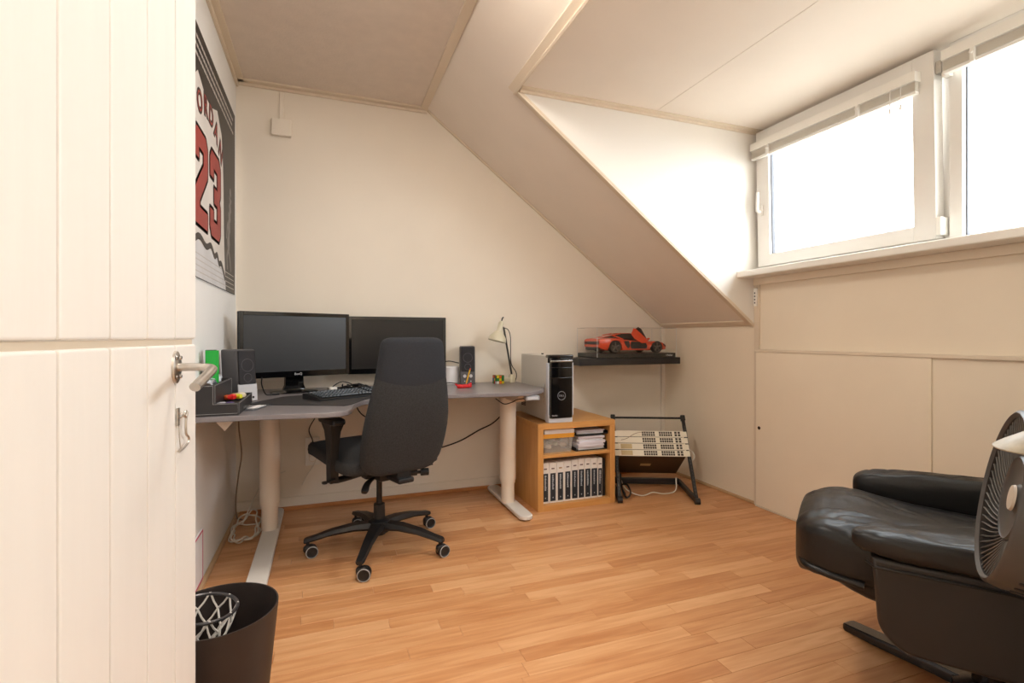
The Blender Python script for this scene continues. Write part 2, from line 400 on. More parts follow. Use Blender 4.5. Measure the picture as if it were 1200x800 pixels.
# sill
bm = new(); box(bm, 2.395, 2.66, YF, YD+.012, 1.417, 1.457, .008, 3); obj('window_sill', bm, M_white, WALL_R)
bm = new(); box(bm, 2.525, 2.545, YF, YD, 1.375, 1.417, .003); obj('sill_moulding', bm, M_knee, WALL_R)
# bracket under the sill
t = thing('shelf_bracket', 'small white slotted metal bracket under the left end of the window sill', 'bracket', (XR-.013, YD-.02, 1.30))
bm = new(); box(bm, -.012, 0, -.012, .012, -.055, .055, .002); o = obj('plate', bm, M_white, t)
bm = new()
for k in range(4): box(bm, -.0135, -.0115, -.004, .004, -.04+k*.02, -.03+k*.02)
obj('slot', bm, M_gasket, t, 0)
# venetian blinds
def blind(y0, y1, z, x, label, cords, clips):
    t = thing('venetian_blind', label, 'blind', (x, y0, z)); w = y1-y0
    bm = new(); box(bm, -.022, .022, 0, w, -.03, .016, .003); obj('head_rail', bm, M_white, t)
    for k in range(14):
        bm = new(); zz = -.0325-k*.0028; box(bm, -.0125, .0125, .004, w-.004, zz-.0009, zz+.0005); obj('slat', bm, mat('blind_slat', (232, 224, 210), .4), t, 0)
    bm = new(); box(bm, -.0135, .0135, .002, w-.002, -.087, -.073, .003); obj('bottom_rail', bm, M_white, t)
    for c in clips:
        bm = new(); box(bm, -.026, .0, c*w-.008, c*w+.008, -.09, -.028, .003); cyl(bm, (-.026, c*w, -.05), (-.034, c*w, -.05), .006, n=10); obj('clip', bm, M_white, t)
    for c in cords:
        bm = new(); tube(bm, [(-.025, c*w, -.02), (-.027, c*w, -.06), (-.027, c*w, -.115)], .0022, 6); cyl(bm, (-.027, c*w, -.115), (-.027, c*w, -.14), .004, .006, 8); obj('cord', bm, M_white, t)
    return t
blind(1.50, 2.44, 2.232, 2.505, 'raised white venetian blind on the tilted sash left of the window post', (.06, .11), (.28, .86))
blind(.46, 1.41, 2.275, 2.525, 'raised white venetian blind mounted higher over the fixed window on the right', (), (.12, .88))
# ------------------------------------------------------------------ eaves cupboard
t = thing('eaves_cupboard', 'cream knee-wall cupboard with sliding doors below the window', 'cupboard', (XR, 0, 0))
for k, (a, b, dx) in enumerate(((1.455, 2.425, .0), (.5, 1.47, .01))):
    bm = new(); box(bm, -.014-.012+dx, -.002-.01+dx, a, b, .01, .958, .002); d = obj('sliding_door', bm, M_knee, t)
    if k == 0:
        bm = new(); lathe(bm, [(.0095, 0), (.0105, .002), (.0085, .003), (0, .001)], 20, TR(-.026, b-.025, .49) @ RY(-90)); obj('finger_pull', bm, mat('dark_brass', (70, 58, 45), .4, .8), d)
bm = new(); box(bm, -.03, -.001, .45, 2.43, .958, .975, .003); obj('top_rail', bm, M_trim, t)
bm = new(); box(bm, -.03, -.001, .45, 2.43, 0, .01, .002); obj('bottom_rail', bm, M_trim, t)
bm = new(); box(bm, -.022, -.001, 2.425, 2.438, .01, .958, .003); obj('side_stile', bm, M_trim, t)
# ------------------------------------------------------------------ junction box on the back wall
t = thing('junction_box', 'small cream junction box with a conduit up to the ceiling on back wall', 'socket', (-.243, YB, 2.317))
bm = new(); box(bm, -.055, .055, -.034, 0, -.05, .05, .006); obj('box_cover', bm, M_wall, t)
bm = new(); box(bm, -.012, .012, -.016, 0, .05, .215, .003); obj('conduit', bm, M_wall, t)
# outlet
t = thing('wall_outlet', 'white double wall socket with a black plug under the desk', 'socket', (-.068, YB, .345))
bm = new(); box(bm, -.042, .042, -.02, 0, -.085, .085, .006); f = obj('faceplate', bm, M_white, t)
for s in (-1, 1):
    bm = new(); lathe(bm, [(0, -.0), (.017, .0), (.019, .0145), (.021, .0145), (.021, .015), (.019, .016)], 20, TR(0, -.0195, s*.042) @ RX(90) @ TR(0, 0, -.012)); obj('socket_ring', bm, M_trim, t)
bm = new(); cyl(bm, (0, -.019, .042), (0, -.05, .042), .019, .014, 14); obj('plug', bm, M_black, t)
bm = new(); tube(bm, spl([(0, -.05, .042), (.0, -.058, .08), (-.02, -.03, .14), (.02, -.035, .22), (.05, -.04, .30), (.055, -.04, .36)], 5), .0035, 6); obj('cord', bm, M_cable_b, t)
bm = new(); tube(bm, spl([(-.02, -.021, -.03), (-.015, -.03, -.005), (.0, -.034, .0), (.018, -.03, -.006), (.02, -.021, -.045), (.005, -.023, -.085), (-.03, -.02, -.14), (-.06, -.02, -.2)], 5), .003, 6); obj('white_cord', bm, M_cable_w, t)
# ------------------------------------------------------------------ poster
PX = XL+.002
t = thing('jersey_poster', 'large dark sports poster of a white jersey numbered 23 on the left wall', 'poster', (PX, 2.58, 1.81))
PH = .515; PW = .715
PM = Matrix(((0, 0, 1, 0), (1, 0, 0, 0), (0, 1, 0, 0), (0, 0, 0, 1)))      # x->+y, y->+z, z->+x
bm = new(); box(bm, -PW, PW, -PH, PH, 0, .004, M=PM); obj('poster_board', bm, mat('poster_charcoal', (44, 41, 40), .45, var=.35, scale=2.2), t, 0)
bm = new()
jp = [(-.20, .33), (-.06, .285), (.06, .285), (.20, .33), (.31, .25), (.345, .12), (.36, -.02), (.37, -.2), (.385, -.33), (.42, -.515), (-.42, -.515), (-.385, -.33), (-.37, -.2), (-.36, -.02), (-.345, .12), (-.31, .25)]
prism(bm, jp, .004, .0046, M=PM); obj('jersey_print', bm, mat('jersey_white', (214, 208, 202), .5, var=.06, scale=5), t, 0)
bm = new()
prism(bm, [(-.42, -.515), (.42, -.515), (.41, -.47), (.30, -.41), (.24, -.415), (.19, -.38), (.13, -.395), (.05, -.36), (-.05, -.38), (-.2, -.36), (-.39, -.45)], .0046, .0052, M=PM)
obj('shorts_print', bm, mat('shorts_grey', (205, 205, 208), .5, var=.08, scale=6), t, 0)
bm = new(); tube(bm, spl([(-.39, -.44, .0055), (-.2, -.345, .0055), (-.05, -.365, .0055), (.05, -.345, .0055), (.13, -.38, .0055), (.19, -.365, .0055), (.24, -.4, .0055), (.3, -.395, .0055), (.40, -.46, .0055)], 4), .014, 6, flat=.05, M=PM)
obj('hem_print', bm, mat('hem_black', (45, 42, 42), .5), t, 0)
G3 = [(0, 1.45), (.15, 1.6), (.85, 1.6), (1, 1.45), (1, .93), (.87, .8), (1, .67), (1, .15), (.85, 0), (.15, 0), (0, .15), (0, .5), (.33, .5), (.33, .3), (.67, .3), (.67, .65), (.36, .65), (.36, .95), (.67, .95), (.67, 1.3), (.33, 1.3), (.33, 1.1), (0, 1.1)]
G2 = [(0, 1.45), (.15, 1.6), (.85, 1.6), (1, 1.45), (1, .95), (.4, .42), (.4, .3), (1, .3), (1, 0), (0, 0), (0, .52), (.67, 1.08), (.67, 1.3), (.33, 1.3), (.33, 1.1), (0, 1.1)]
M_pblack = mat('print_black', (35, 30, 30), .5); M_pred = mat('print_red', (150, 46, 40), .5, var=.08, scale=12)
def digit(bm, g, x0, dz, dx=0, dy=0): prism(bm, [(x0+p[0]*.245+dx, -.295+p[1]*.245+dy) for p in g], dz, dz+.0006, M=PM)
for g, x0 in ((G2, -.265), (G3, .03)):
    bm = new()
    for k in range(8): digit(bm, g, x0, .0047, .015*math.cos(k*PI/4), .015*math.sin(k*PI/4))
    obj('number_outline', bm, M_pblack, t, 0)
    bm = new(); digit(bm, g, x0, .0054); obj('number_print', bm, M_pred, t, 0)
for off, m, dz in ((.009, MATS['print_black'], .005), (-.001, MATS['print_red'], .0058)):
    bm = new()
    for k, ch in enumerate('JORDAN'):
        a = (k-2.5)*.112; text(bm, ch, .125, PM @ TR(a, .245-1.15*a*a, dz) @ RZ(-math.degrees(a*1.9)), offset=off)
    obj('name_print', bm, m, t, 0)
bm = new(); r_ = random.Random(3)
for ln in range(3):
    x = -.66
    while x < .62:
        w = r_.uniform(.015, .05); box(bm, x, x+w, .455-ln*.036, .468-ln*.036, .004, .0045, M=PM); x += w+.009
obj('small_print', bm, mat('print_grey', (190, 186, 182), .5), t, 0, kind='stuff')
bm = new()
for k in range(4): box(bm, -.66, .66, -.42-k*.024, -.416-k*.024, .0052, .0057, M=PM)
obj('line_print', bm, MATS['print_grey'], t, 0)
bm = new(); tube(bm, spl([(.50, -.30, .0045), (.515, -.2, .0045), (.53, -.12, .0045), (.55, -.06, .0045), (.56, 0, .0045)], 4), [.02+.02*math.sin(k*.9)**2 for k in range(17)], 6, flat=.02, M=PM)
tube(bm, spl([(.52, -.13, .0045), (.47, -.17, .0045), (.45, -.24, .0045)], 4), .012, 6, flat=.03, M=PM); tube(bm, spl([(.5, -.29, .0045), (.46, -.33, .0045), (.47, -.40, .0045)], 4), .014, 6, flat=.03, M=PM); tube(bm, spl([(.5, -.29, .0045), (.55, -.34, .0045), (.58, -.40, .0045)], 4), .014, 6, flat=.03, M=PM)
lathe(bm, [(0, .0008), (.026, .0006), (.026, 0)], 16, PM @ TR(.56, .03, .004)); obj('figure_print', bm, mat('print_midgrey', (125, 120, 118), .5, var=.2, scale=30), t, 0)
# pink outlined card leaning by the left wall
t = thing('pink_edged_card', 'white card with pink outline standing against the left wall behind the door', 'card', (XL+.0005, 2.325, .024))
bm = new(); box(bm, 0, .006, -.15, .15, 0, .215, .001); obj('card', bm, M_paper, t)
bm = new(); rect_frame(bm, -.147, .147, .003, .212, .007, .006, .0068, 0); obj('outline', bm, mat('magenta_print', (205, 60, 110), .5), t, 0)
# ------------------------------------------------------------------ desk
t = DESK = thing('corner_desk', 'grey topped L-shaped sit-stand desk with cream T legs in the corner', 'desk', (0, 0, 0))
M_desk = mat('desk_grey_laminate', (132, 126, 128), .3, var=.03, scale=40)
ZT = .74
poly = [(-.487, 2.255), (-.2, 2.24), (.0, 2.215), (.055, 2.222), (.092, 2.25), (.112, 2.30), (.122, 2.38), (.14, 2.48), (.18, 2.57), (.25, 2.635), (.36, 2.672), (.5, 2.685), (.62, 2.68), (1.07, 2.648), (1.105, 2.656), (1.18, 2.715), (1.24, 2.79), (1.262, 2.86), (1.262, 3.345), (-.487, 3.345)]
bm = new(); prism(bm, poly, ZT-.022, ZT, .004, 3); obj('desktop', bm, M_desk, t, 40)
M_leg = mat('leg_cream', (234, 220, 204), .4)
for lx, ly in ((-.272, 2.975), (1.07, 2.96)):
    bm = new(); cyl(bm, (lx, ly, .17), (lx, ly, ZT-.06), .051, n=28); o = obj('leg', bm, M_leg, t)
    bm = new(); cyl(bm, (lx, ly, .028), (lx, ly, .17), .041, n=28); cyl(bm, (lx, ly, .15), (lx, ly, .172), .046, n=28); obj('inner_tube', bm, M_leg, o)
    cx, y0, y1 = (lx+.006 if lx < 0 else lx+.015), (2.28 if lx < 0 else 2.665), 3.325
    bm = new(); n = 8; pl = [(cx+.042*math.cos(PI+PI*k/n), y0+.042+.042*math.sin(PI+PI*k/n)) for k in range(n+1)]+[(cx+.042*math.cos(PI*k/n), y1-.042+.042*math.sin(PI*k/n)) for k in range(n+1)]
    prism(bm, pl, .008, .032, .006, 3); obj('foot', bm, mat('foot_white', (232, 226, 218), .35), t)
    for yy in (y0+.05, y1-.05):
        bm = new(); cyl(bm, (cx, yy, 0), (cx, yy, .009), .02, n=14); obj('glide', bm, M_black, t)
    bm = new(); prism(bm, [(-.28, 0), (-.2, -.045), (.2, -.045), (.28, 0)], -.03, .03, M=TR(lx, ly, ZT-.0225) @ RZ(90) @ RX(90)); obj('bracket', bm, M_leg, t)
bm = new(); box(bm, -.25, 1.05, 3.0, 3.06, ZT-.06, ZT-.023, .003); obj('crossbeam', bm, mat('beam_grey', (120, 108, 98), .5), t)
bm = new(); prism(bm, [(0, 0), (.10, 0), (.05, -.06)], 0, .02, M=TR(-.44, 2.42, ZT-.0225) @ RX(90)); obj('corner_bracket', bm, M_leg, t)
bm = new(); box(bm, 1.07, 1.155, 2.655, 2.70, ZT-.05, ZT-.023, .005, M=None); c = obj('control_panel', bm, mat('panel_grey', (150, 152, 158), .4), t, label='grey height control under the desk edge')
bm = new(); box(bm, 1.08, 1.143, 2.653, 2.656, ZT-.044, ZT-.029); obj('control_label', bm, mat('panel_light', (190, 192, 198), .4), c, 0)
bm = new(); tube(bm, spl([(1.075, 2.69, ZT-.04), (1.03, 2.69, ZT-.045), (1.0, 2.7, ZT-.06), (.96, 2.72, ZT-.07), (.93, 2.78, ZT-.045)], 5), .003, 6); obj('control_cord', bm, M_cable_b, t)
# desk mat
t = tag(obj('desk_mat', (lambda b: prism(b, [(-.345, 2.60), (.085, 2.40), (.12, 2.44), (.2, 2.62), (.40, 2.86), (-.0, 2.94), (-.2, 2.86)], ZT+.0003, ZT+.004, .0015))(new()), mat('mat_black', (48, 46, 47), .6, var=.08, scale=60)), 'black desk mat under the keyboard on the desk corner', 'mat')
# monitors
M_screen = mat('dark_screen', (44, 46, 50), .32, spec=.6)
def monitor(c, rz, w, h, label, stand_h, brand=None, tilt=0):
    t = thing('monitor', label, 'monitor', (c[0], c[1], ZT+.0005), rz)
    z0, z1 = stand_h, stand_h+h
    bm = new(); box(bm, -w/2, w/2, -.018, .022, z0, z1, .006, 3); box(bm, -w/2+.08, w/2-.08, .02, .05, z0+.06, z1-.06, .012, 2); obj('housing', bm, M_black, t)
    bm = new(); rect_frame2(bm, -w/2+.001, w/2-.001, z0+.001, z1-.001, .02, -.0225, -.018, .032); b = obj('bezel', bm, M_gloss, t, label='glossy black bezel')
    if brand:
        bm = new(); text(bm, brand, .018, TR(0, -.0228, z0+.016) @ RX(90)); obj('lettering', bm, mat('logo_silver', (200, 200, 205), .4), b, 0)
    bm = new(); box(bm, -w/2+.02, w/2-.02, -.0195, -.017, z0+.032, z1-.021); obj('screen', bm, M_screen if brand else mat('black_screen', (26, 25, 26), .3), t, 0)
    bm = new(); loft(bm, [[(x*s, y, z) for x, y in ((-.05, .03), (.05, .03), (.05, .055), (-.05, .055))] for s, z in ((1.25, .012), (1, .04), (.9, z0+.12))]); obj('stand_neck', bm, M_gloss, t)
    bm = new(); lathe(bm, [(0, .022), (.04, .02), (.115, .012), (.13, .005), (.128, 0), (0, 0)], 40, TR(0, .03, 0) @ Matrix.Diagonal((1, .72, 1, 1))); obj('stand_base', bm, M_gloss, t)
    return t
def rect_frame2(bm, x0, x1, z0, z1, w, y0, y1, wb=None):
    wb = wb or w
    box(bm, x0, x0+w, y0, y1, z0, z1, .001, 1); box(bm, x1-w, x1, y0, y1, z0, z1, .001, 1)
    box(bm, x0+w, x1-w, y0, y1, z0, z0+wb, .001, 1); box(bm, x0+w, x1-w, y0, y1, z1-w, z1, .001, 1)
monitor((-.145, 3.085), 23, .602, .358, 'left black widescreen monitor, turned inward beside the desk speaker', .089, 'BenQ')
monitor((.441, 3.272), 1.5, .612, .356, 'right black widescreen monitor, partly hidden behind the office chair', .082)
# keyboard
t = thing('keyboard', 'black keyboard on the desk mat in front of the monitors', 'keyboard', (.135, 2.755, ZT+.0045), 31)
bm = new(); KW = .225
loft(bm, [[(x, -.078, 0), (x, .085, 0), (x, .085, .026), (x, .06, .028), (x, -.06, .014), (x, -.078, .009)] for x in (-KW, KW)]); obj('body', bm, M_black, t)
bm = new(); r_ = random.Random(5)
for r in range(6):
    y = .062-r*.0215-(0.004 if r else 0); x = -.21
    while x < .205:
        w = .0175 if not (r == 5 and -.13 < x < -.02) else .105
        z = .0155+(y+.06)*.115
        if not (.078 < x+w/2 < .088 or .138 < x+w/2 < .146):
            loft(bm, [[(x+a*w+(i if a else -i)*-k, y+b*.0165*-1, z+k*.0) for a, b, i in ((0, 0, 1), (1, 0, 1), (1, 1, 1), (0, 1, 1))] for k in (0,)]+[[(x+.0018, y-.0016, z+.006), (x+w-.0018, y-.0016, z+.006), (x+w-.0018, y-.015, z+.005), (x+.0018, y-.015, z+.005)]])
        x += w+.0025
obj('keys', bm, mat('key_black', (20, 20, 22), .35), t, 0, kind='stuff')
# speakers
M_spk = mat('speaker_silver', (205, 205, 210), .35); M_mesh = mat('speaker_mesh', (38, 36, 40), .7, var=.2, scale=300, bump=.4, bscale=800)
M_spks = mat('speaker_grey', (88, 86, 88), .5)
def speaker(loc, rz, label, knobs, front):
    t = thing('desk_speaker', label, 'speaker', loc, rz)
    w, h, d = .098, .25, .115; L = [(-w/2, w/2)]
    SH = Matrix(((1, 0, 0, 0), (0, 1, .07, 0), (0, 0, 1, 0), (0, 0, 0, 1)))
    bm = new(); box(bm, -w/2, w/2, -.012, d, 0, h, .008, 3, M=SH); obj('cabinet', bm, M_spks, t)
    bm = new(); box(bm, -w/2+.001, w/2-.001, -.017, -.011, .002, .085, .003, 2, M=SH); f = obj('lower_front', bm, front, t)
    bm = new(); box(bm, -w/2+.006, w/2-.006, -.02, -.011, .083, h-.004, .006, 3, M=SH); g = obj('grille', bm, M_mesh, t, label='dark mesh grille')
    bm = new()
    for zz, rr in ((.115, .022), (.175, .032)): lathe(bm, [(rr, 0), (rr-.002, .0015), (rr-.004, 0)], 24, SH @ TR(0, -.02, zz) @ RX(90))
    obj('driver_ring', bm, mat('ring_dark', (70, 66, 72), .5), g)
    bm = new()
    if knobs:
        for kx in (-.02, .02): cyl(bm, (kx, -.017, .055), (kx, -.03, .055), .011, .009, 16, M=SH)
        for kx in (-.02, .02): cyl(bm, (kx, -.017, .022), (kx, -.019, .022), .004, n=10, M=SH)
    else: cyl(bm, (.025, -.017, .02), (.025, -.0195, .02), .005, n=12, M=SH)
    obj('knob' if knobs else 'indicator', bm, M_spk if knobs else M_black, f)
    return t
speaker((-.352, 2.73, ZT+.0005), 40, 'left desk speaker, white footed, beside the black organizer', False, M_spk)
speaker((.885, 3.225, ZT+.0005), -12, 'right desk speaker with two knobs, between monitor and puzzle cube', True, M_spks)
bm = new(); lathe(bm, [(0, .0), (.05, 0), (.052, .004), (.05, .11), (.045, .115), (.043, .108), (0, .10)], 28); o = tag(obj('white_canister', bm, M_paper), 'plain white canister standing behind the right desk speaker', 'canister'); o.location = (.795, 3.31, ZT+.0005)
# ------------------------------------------------------------------ small things on the desk
M_leather_o = mat('organizer_leather', (44, 42, 43), .5, bump=.15, bscale=300); M_stitch = mat('stitch_grey', (150, 148, 148), .6)
t = thing('desk_organizer', 'black stepped desk organizer with pale stitching at the left wall', 'organizer', (-.484, 2.262, ZT+.0005))
# local: x along the front (0..0.165), y to the back (0..0.40)
bm = new(); hi, lo = .122, .05
box(bm, 0, .165, 0, .40, 0, .005)
o1 = obj('base_panel', bm, M_leather_o, t)
def panel(name, poly, M, th=.007):
    bm = new(); prism(bm, poly, 0, th, .0015, 1, M); return obj(name, bm, M_leather_o, t)
FX = TR(0, .007, 0) @ RX(90)
pf = panel('front_panel', [(0, .005), (.165, .005), (.165, lo), (.079, lo), (.079, hi), (0, hi)], FX)
panel('rear_panel', [(0, .005), (.165, .005), (.165, lo), (.079, lo), (.079, hi), (0, hi)], TR(0, .40, 0) @ RX(90))
bm = new(); box(bm, .165-.007, .165, .007, .393, .005, lo, .0015, 1); obj('side_panel', bm, M_leather_o, t)
bm = new(); box(bm, 0, .007, .007, .393, .005, hi, .0015, 1); obj('side_panel', bm, M_leather_o, t)
bm = new(); box(bm, .073, .08, .007, .393, .005, hi, .0015, 1); obj('divider', bm, M_leather_o, t)
bm = new(); box(bm, .007, .073, .197, .2025, .005, hi-.01, .001, 1); box(bm, .08, .158, .23, .236, .005, lo-.004, .001, 1); obj('divider', bm, M_leather_o, t)
def stitch(pts, par, M=None):
    bm = new(); tube(bm, pts, .0011, 5, M=M); obj('stitching', bm, M_stitch, par, label='pale stitching')
stitch([(.003, -.0003, hi-.004), (.075, -.0003, hi-.004), (.075, -.0003, lo-.004), (.161, -.0003, lo-.004), (.161, -.0003, .008), (.003, -.0003, .008)], pf)
stitch([(.1652, .004, .008), (.1652, .004, lo-.003), (.1652, .396, lo-.003)], pf)
stitch([(.0804, .01, lo), (.0804, .01, hi-.003), (.0804, .39, hi-.003), (.0804, .39, lo)], pf)
OX, OY, OZ = -.484, 2.262, ZT+.0005
# contents
bm = new(); box(bm, -.034, .034, -.012, .012, 0, .248, .001, 1); o = tag(obj('green_box', bm, mat('green_card', (22, 168, 60), .45)), 'upright bright green carton in the tall back tray of the organizer', 'box'); o.location = (OX+.0415-.001, OY+.178, OZ+.0055); o.rotation_euler = (0, 0, rad(12)); o.scale = (.72, 1, 1)
bm = new(); box(bm, -.02, .02, -.013, .013, 0, .25, .002, 1); o = tag(obj('black_box', bm, M_black), 'narrow black box standing behind the green carton', 'box'); o.location = (OX+.029, OY+.208+.012, OZ+.0055)
r_ = random.Random(11)
ORD = ['first', 'second', 'third', 'fourth', 'fifth', 'sixth', 'seventh', 'eighth', 'ninth']
def sweet(i, name, label, rgb, loc, s, cat='wrapper', grp=None, m=None):
    bm = new(); sell(bm, s*1.3, s, s*.8, .7, .7, 12, 8, fn=lambda p: p+Vector((noise.noise(p*90+Vector((i*3, 0, 0))), noise.noise(p*90+Vector((0, i*5, 0))), 0))*s*.35)
    o = tag(obj(name, bm, m or mat('wrap_%d_%d_%d' % rgb, rgb, .35), smooth=30), label, cat, grp); o.location = loc; o.rotation_euler = (0, 0, i*1.3)
    return o
for k in range(7):
    sweet(k, 'cellophane_wrapper', 'crumpled %s wrapper in the tall organizer tray, %s from the front' % ('pale' if k % 2 == 0 else 'silver', ORD[k]), (200, 210, 220), (OX+.036+r_.uniform(-.012, .012), OY+(.07, .1, .135, .225, .265, .305, .345)[k], OZ+.12+r_.uniform(0, .008)), .0205, 'wrapper', 'wrappers in the tall tray', mat('wrap_pale', (208, 214, 222), .2, coat=.5) if k % 2 == 0 else mat('foil_silver', (175, 185, 200), .25, .8))
bm = new(); box(bm, .008, .072, .238, .392, .0055, .1, .002, 1); o = tag(obj('paper_carton', bm, mat('grey_card', (150, 140, 130), .7)), 'low grey card carton inside the tall organizer tray under clear wrappers', 'box'); o.location = (OX, OY, OZ)
sweet(20, 'dark_ball', 'small dark round ball in the tall organizer tray near the front', (60, 48, 44), (OX+.045, OY+.03, OZ+.116), .015, 'ball')
bm = new(); box(bm, .008, .072, .008, .155, .0055, .1, .002, 1); o = tag(obj('dark_carton', bm, mat('dark_card', (70, 66, 66), .7)), 'low dark carton in the front of the tall organizer tray', 'box'); o.location = (OX, OY, OZ)
for i, (nm, lb, c, x, y, z, s) in enumerate((
    ('red_sweet', 'bright red wrapped sweet, largest in the low tray of the organizer', (225, 45, 40), .115, .18, .055, .015), ('yellow_sweet', 'yellow-green wrapped sweet beside the red ones in the low tray', (215, 215, 50), .135, .205, .053, .013),
    ('white_sweet', 'pale wrapped sweet at the back of the low tray', (225, 215, 195), .128, .30, .046, .02), ('purple_sweet', 'purple wrapped sweet at the front of the low tray', (90, 70, 140), .125, .07, .034, .016),
    ('beige_sweet', 'beige wrapped sweet behind the yellow-green one in the low tray', (205, 180, 130), .115, .26, .048, .018), ('silver_sweet', 'silver wrapped sweet left of the purple one in the low tray', (190, 190, 200), .095, .06, .034, .018),
    ('orange_sweet', 'small orange-red sweet left behind the red one in the low tray', (235, 110, 60), .095, .215, .05, .014))):
    sweet(30+i, nm, lb, c, (OX+x, OY+y, OZ+z), s, 'sweet')
bm = new(); box(bm, .082, .157, .11, .228, .0055, .034, .002, 1); o = tag(obj('tray_insert', bm, M_leather_o), 'black insert box in the low organizer tray under the red sweet', 'box'); o.location = (OX, OY, OZ)
bm = new(); box(bm, .082, .157, .238, .392, .0055, .032, .002, 1); o = tag(obj('tray_insert', bm, mat('tan_card', (120, 96, 70), .7)), 'brown card box in the rear of the low organizer tray under pale sweets', 'box'); o.location = (OX, OY, OZ)
bm = new(); box(bm, .082, .157, .009, .1, .0055, .022, .002, 1); o = tag(obj('tray_insert', bm, mat('grey_card', (150, 140, 130), .7)), 'grey card box in the front of the low organizer tray under the purple sweet', 'box'); o.location = (OX, OY, OZ)
# clear acrylic holder
t = thing('acrylic_card_holder', 'small clear acrylic holder lying in front of the speaker beside the organizer', 'holder', (-.275, 2.46, ZT+.0005), -16)
bm = new(); box(bm, -.028, .028, -.09, .09, 0, .004, .001, 1); box(bm, -.028, -.024, -.09, .09, .004, .02, .001, 1); box(bm, .024, .028, -.09, .09, .004, .012, .001, 1); obj('acrylic_body', bm, glass('acrylic', (.9, .92, .94)), t)
bm = new(); box(bm, -.02, .02, -.05, .05, .0045, .007, .001, 1); obj('white_insert', bm, M_paper, t)
# white power adapter and cables
t = thing('power_adapter', 'small white cube power adapter on the desk behind the keyboard', 'adapter', (.045, 2.965, ZT+.0005), 10)
bm = new(); box(bm, -.02, .02, -.02, .02, 0, .035, .004); obj('body', bm, M_white, t)
bm = new(); box(bm, -.007, .007, -.0215, -.0195, .012, .022); obj('usb_port', bm, M_black, t, 0)
bm = new(); r_ = random.Random(4)
for k in range(5):
    p = [(.05+k*.02, 3.24, ZT+.006)]+[(.06+k*.035+r_.uniform(-.045, .06), 3.13+r_.uniform(-.07, .07), ZT+.006+abs(r_.gauss(0, .018))) for _ in range(6)]+[(.2+k*.015, 3.22, ZT+.006)]
    tube(bm, spl(p, 5), .0032, 6)
tag(obj('cable_tangle', bm, M_cable_b), 'tangle of black cables on the desk between the two monitor stands', 'cable')
bm = new(); tube(bm, spl([(-.305, 2.93, ZT+.10), (-.31, 2.965, ZT+.06), (-.29, 2.975, ZT+.006), (-.25, 2.98, ZT+.005)], 6), .0032, 6); cyl(bm, (-.262, 2.98, ZT+.005), (-.225, 2.985, ZT+.007), .006, n=8); tag(obj('speaker_cable', bm, M_cable_b), 'short black cable behind the left desk speaker', 'cable')
bm = new(); tube(bm, spl([(.68, 3.35, ZT+.12), (.735, 3.345, ZT+.14), (.775, 3.28, ZT+.152), (.832, 3.25, ZT+.14)], 6), .0032, 6); tag(obj('speaker_cable', bm, M_cable_b), 'black cable arching from the right monitor to the right speaker', 'cable')
bm = new(); tube(bm, spl([(.68, 3.2, ZT+.005), (.75, 3.22, ZT+.015), (.82, 3.245, ZT+.006)], 5), .0032, 6); tag(obj('speaker_cable', bm, M_cable_b), 'black cable lying on the desk in front of the white canister', 'cable')
# red clip figure and pencil
t = thing('red_clip_toy', 'small red plastic pencil-holder figure in front of the right speaker', 'toy', (.80, 3.0, ZT+.0005), 15)
M_red = mat('toy_red', (215, 40, 45), .35); bm = new()
sell(bm, .034, .018, .011, .6, .6, 16, 8, TR(0, 0, .011))
obj('body', bm, M_red, t)
for s in (-1, 1):
    bm = new(); sell(bm, .018, .012, .012, .7, .7, 12, 8, TR(s*.034, -.008, .012) @ RZ(s*30)); tube(bm, spl([(s*.03, .01, .012), (s*.045, .012, .02), (s*.055, .004, .024)], 4), .006, 8); obj('claw', bm, M_red, t)
t = thing('pencil', 'short yellow pencil sticking up out of the red figure', 'pencil', (.815, 3.012, ZT+.018))
Mp = RX(6) @ RY(14); bm = new(); cyl(bm, (0, 0, .012), (0, 0, .095), .0045, n=6, M=Mp); obj('shaft', bm, mat('pencil_yellow', (230, 180, 40), .4), t)
bm = new(); cyl(bm, (0, 0, .0), (0, 0, .012), .0012, .0045, 6, M=Mp); obj('tip', bm, mat('pencil_wood', (215, 175, 125), .6), t)
bm = new(); cyl(bm, (0, 0, .095), (0, 0, .105), .0046, n=8, M=Mp); obj('eraser', bm, mat('eraser_red', (190, 60, 60), .6), t)
# puzzle cube
t = thing('puzzle_cube', 'small colourful twist puzzle cube near the right end of the desk', 'puzzle', (1.09, 3.20, ZT+.0005), 9)
bm = new(); box(bm, -.0285, .0285, -.0285, .0285, 0, .057, .002); obj('core', bm, M_black, t)
cols = [mat('tile_green', (30, 130, 60), .35), mat('tile_orange', (225, 110, 30), .35), mat('tile_yellow', (225, 205, 40), .35), mat('tile_white', (228, 228, 228), .35), mat('tile_red', (190, 40, 35), .35), mat('tile_blue', (30, 70, 170), .35)]
pats = {'front': [3, 1, 2, 0, 2, 0, 2, 1, 0], 'side': [2, 0, 2, 2, 1, 2, 0, 4, 5], 'top': [2, 0, 1, 4, 2, 5, 0, 3, 2], 'left': [0, 4, 3, 5, 2, 0, 1, 4, 0]}
def tiles(M, pat):
    for k, c in enumerate(pat):
        bm = new(); i, j = k % 3-1, k//3-1; box(bm, i*.0188-.0084, i*.0188+.0084, j*.0188-.0084, j*.0188+.0084, 0, .0008, M=M); obj('tile', bm, cols[c], t, 0)
tiles(TR(0, -.0283, .0285) @ RX(90), pats['front']); tiles(TR(.0283, 0, .0285) @ RZ(90) @ RX(90), pats['side']); tiles(TR(0, 0, .0568), pats['top']); tiles(TR(-.0283, 0, .0285) @ RZ(-90) @ RX(90), pats['left'])
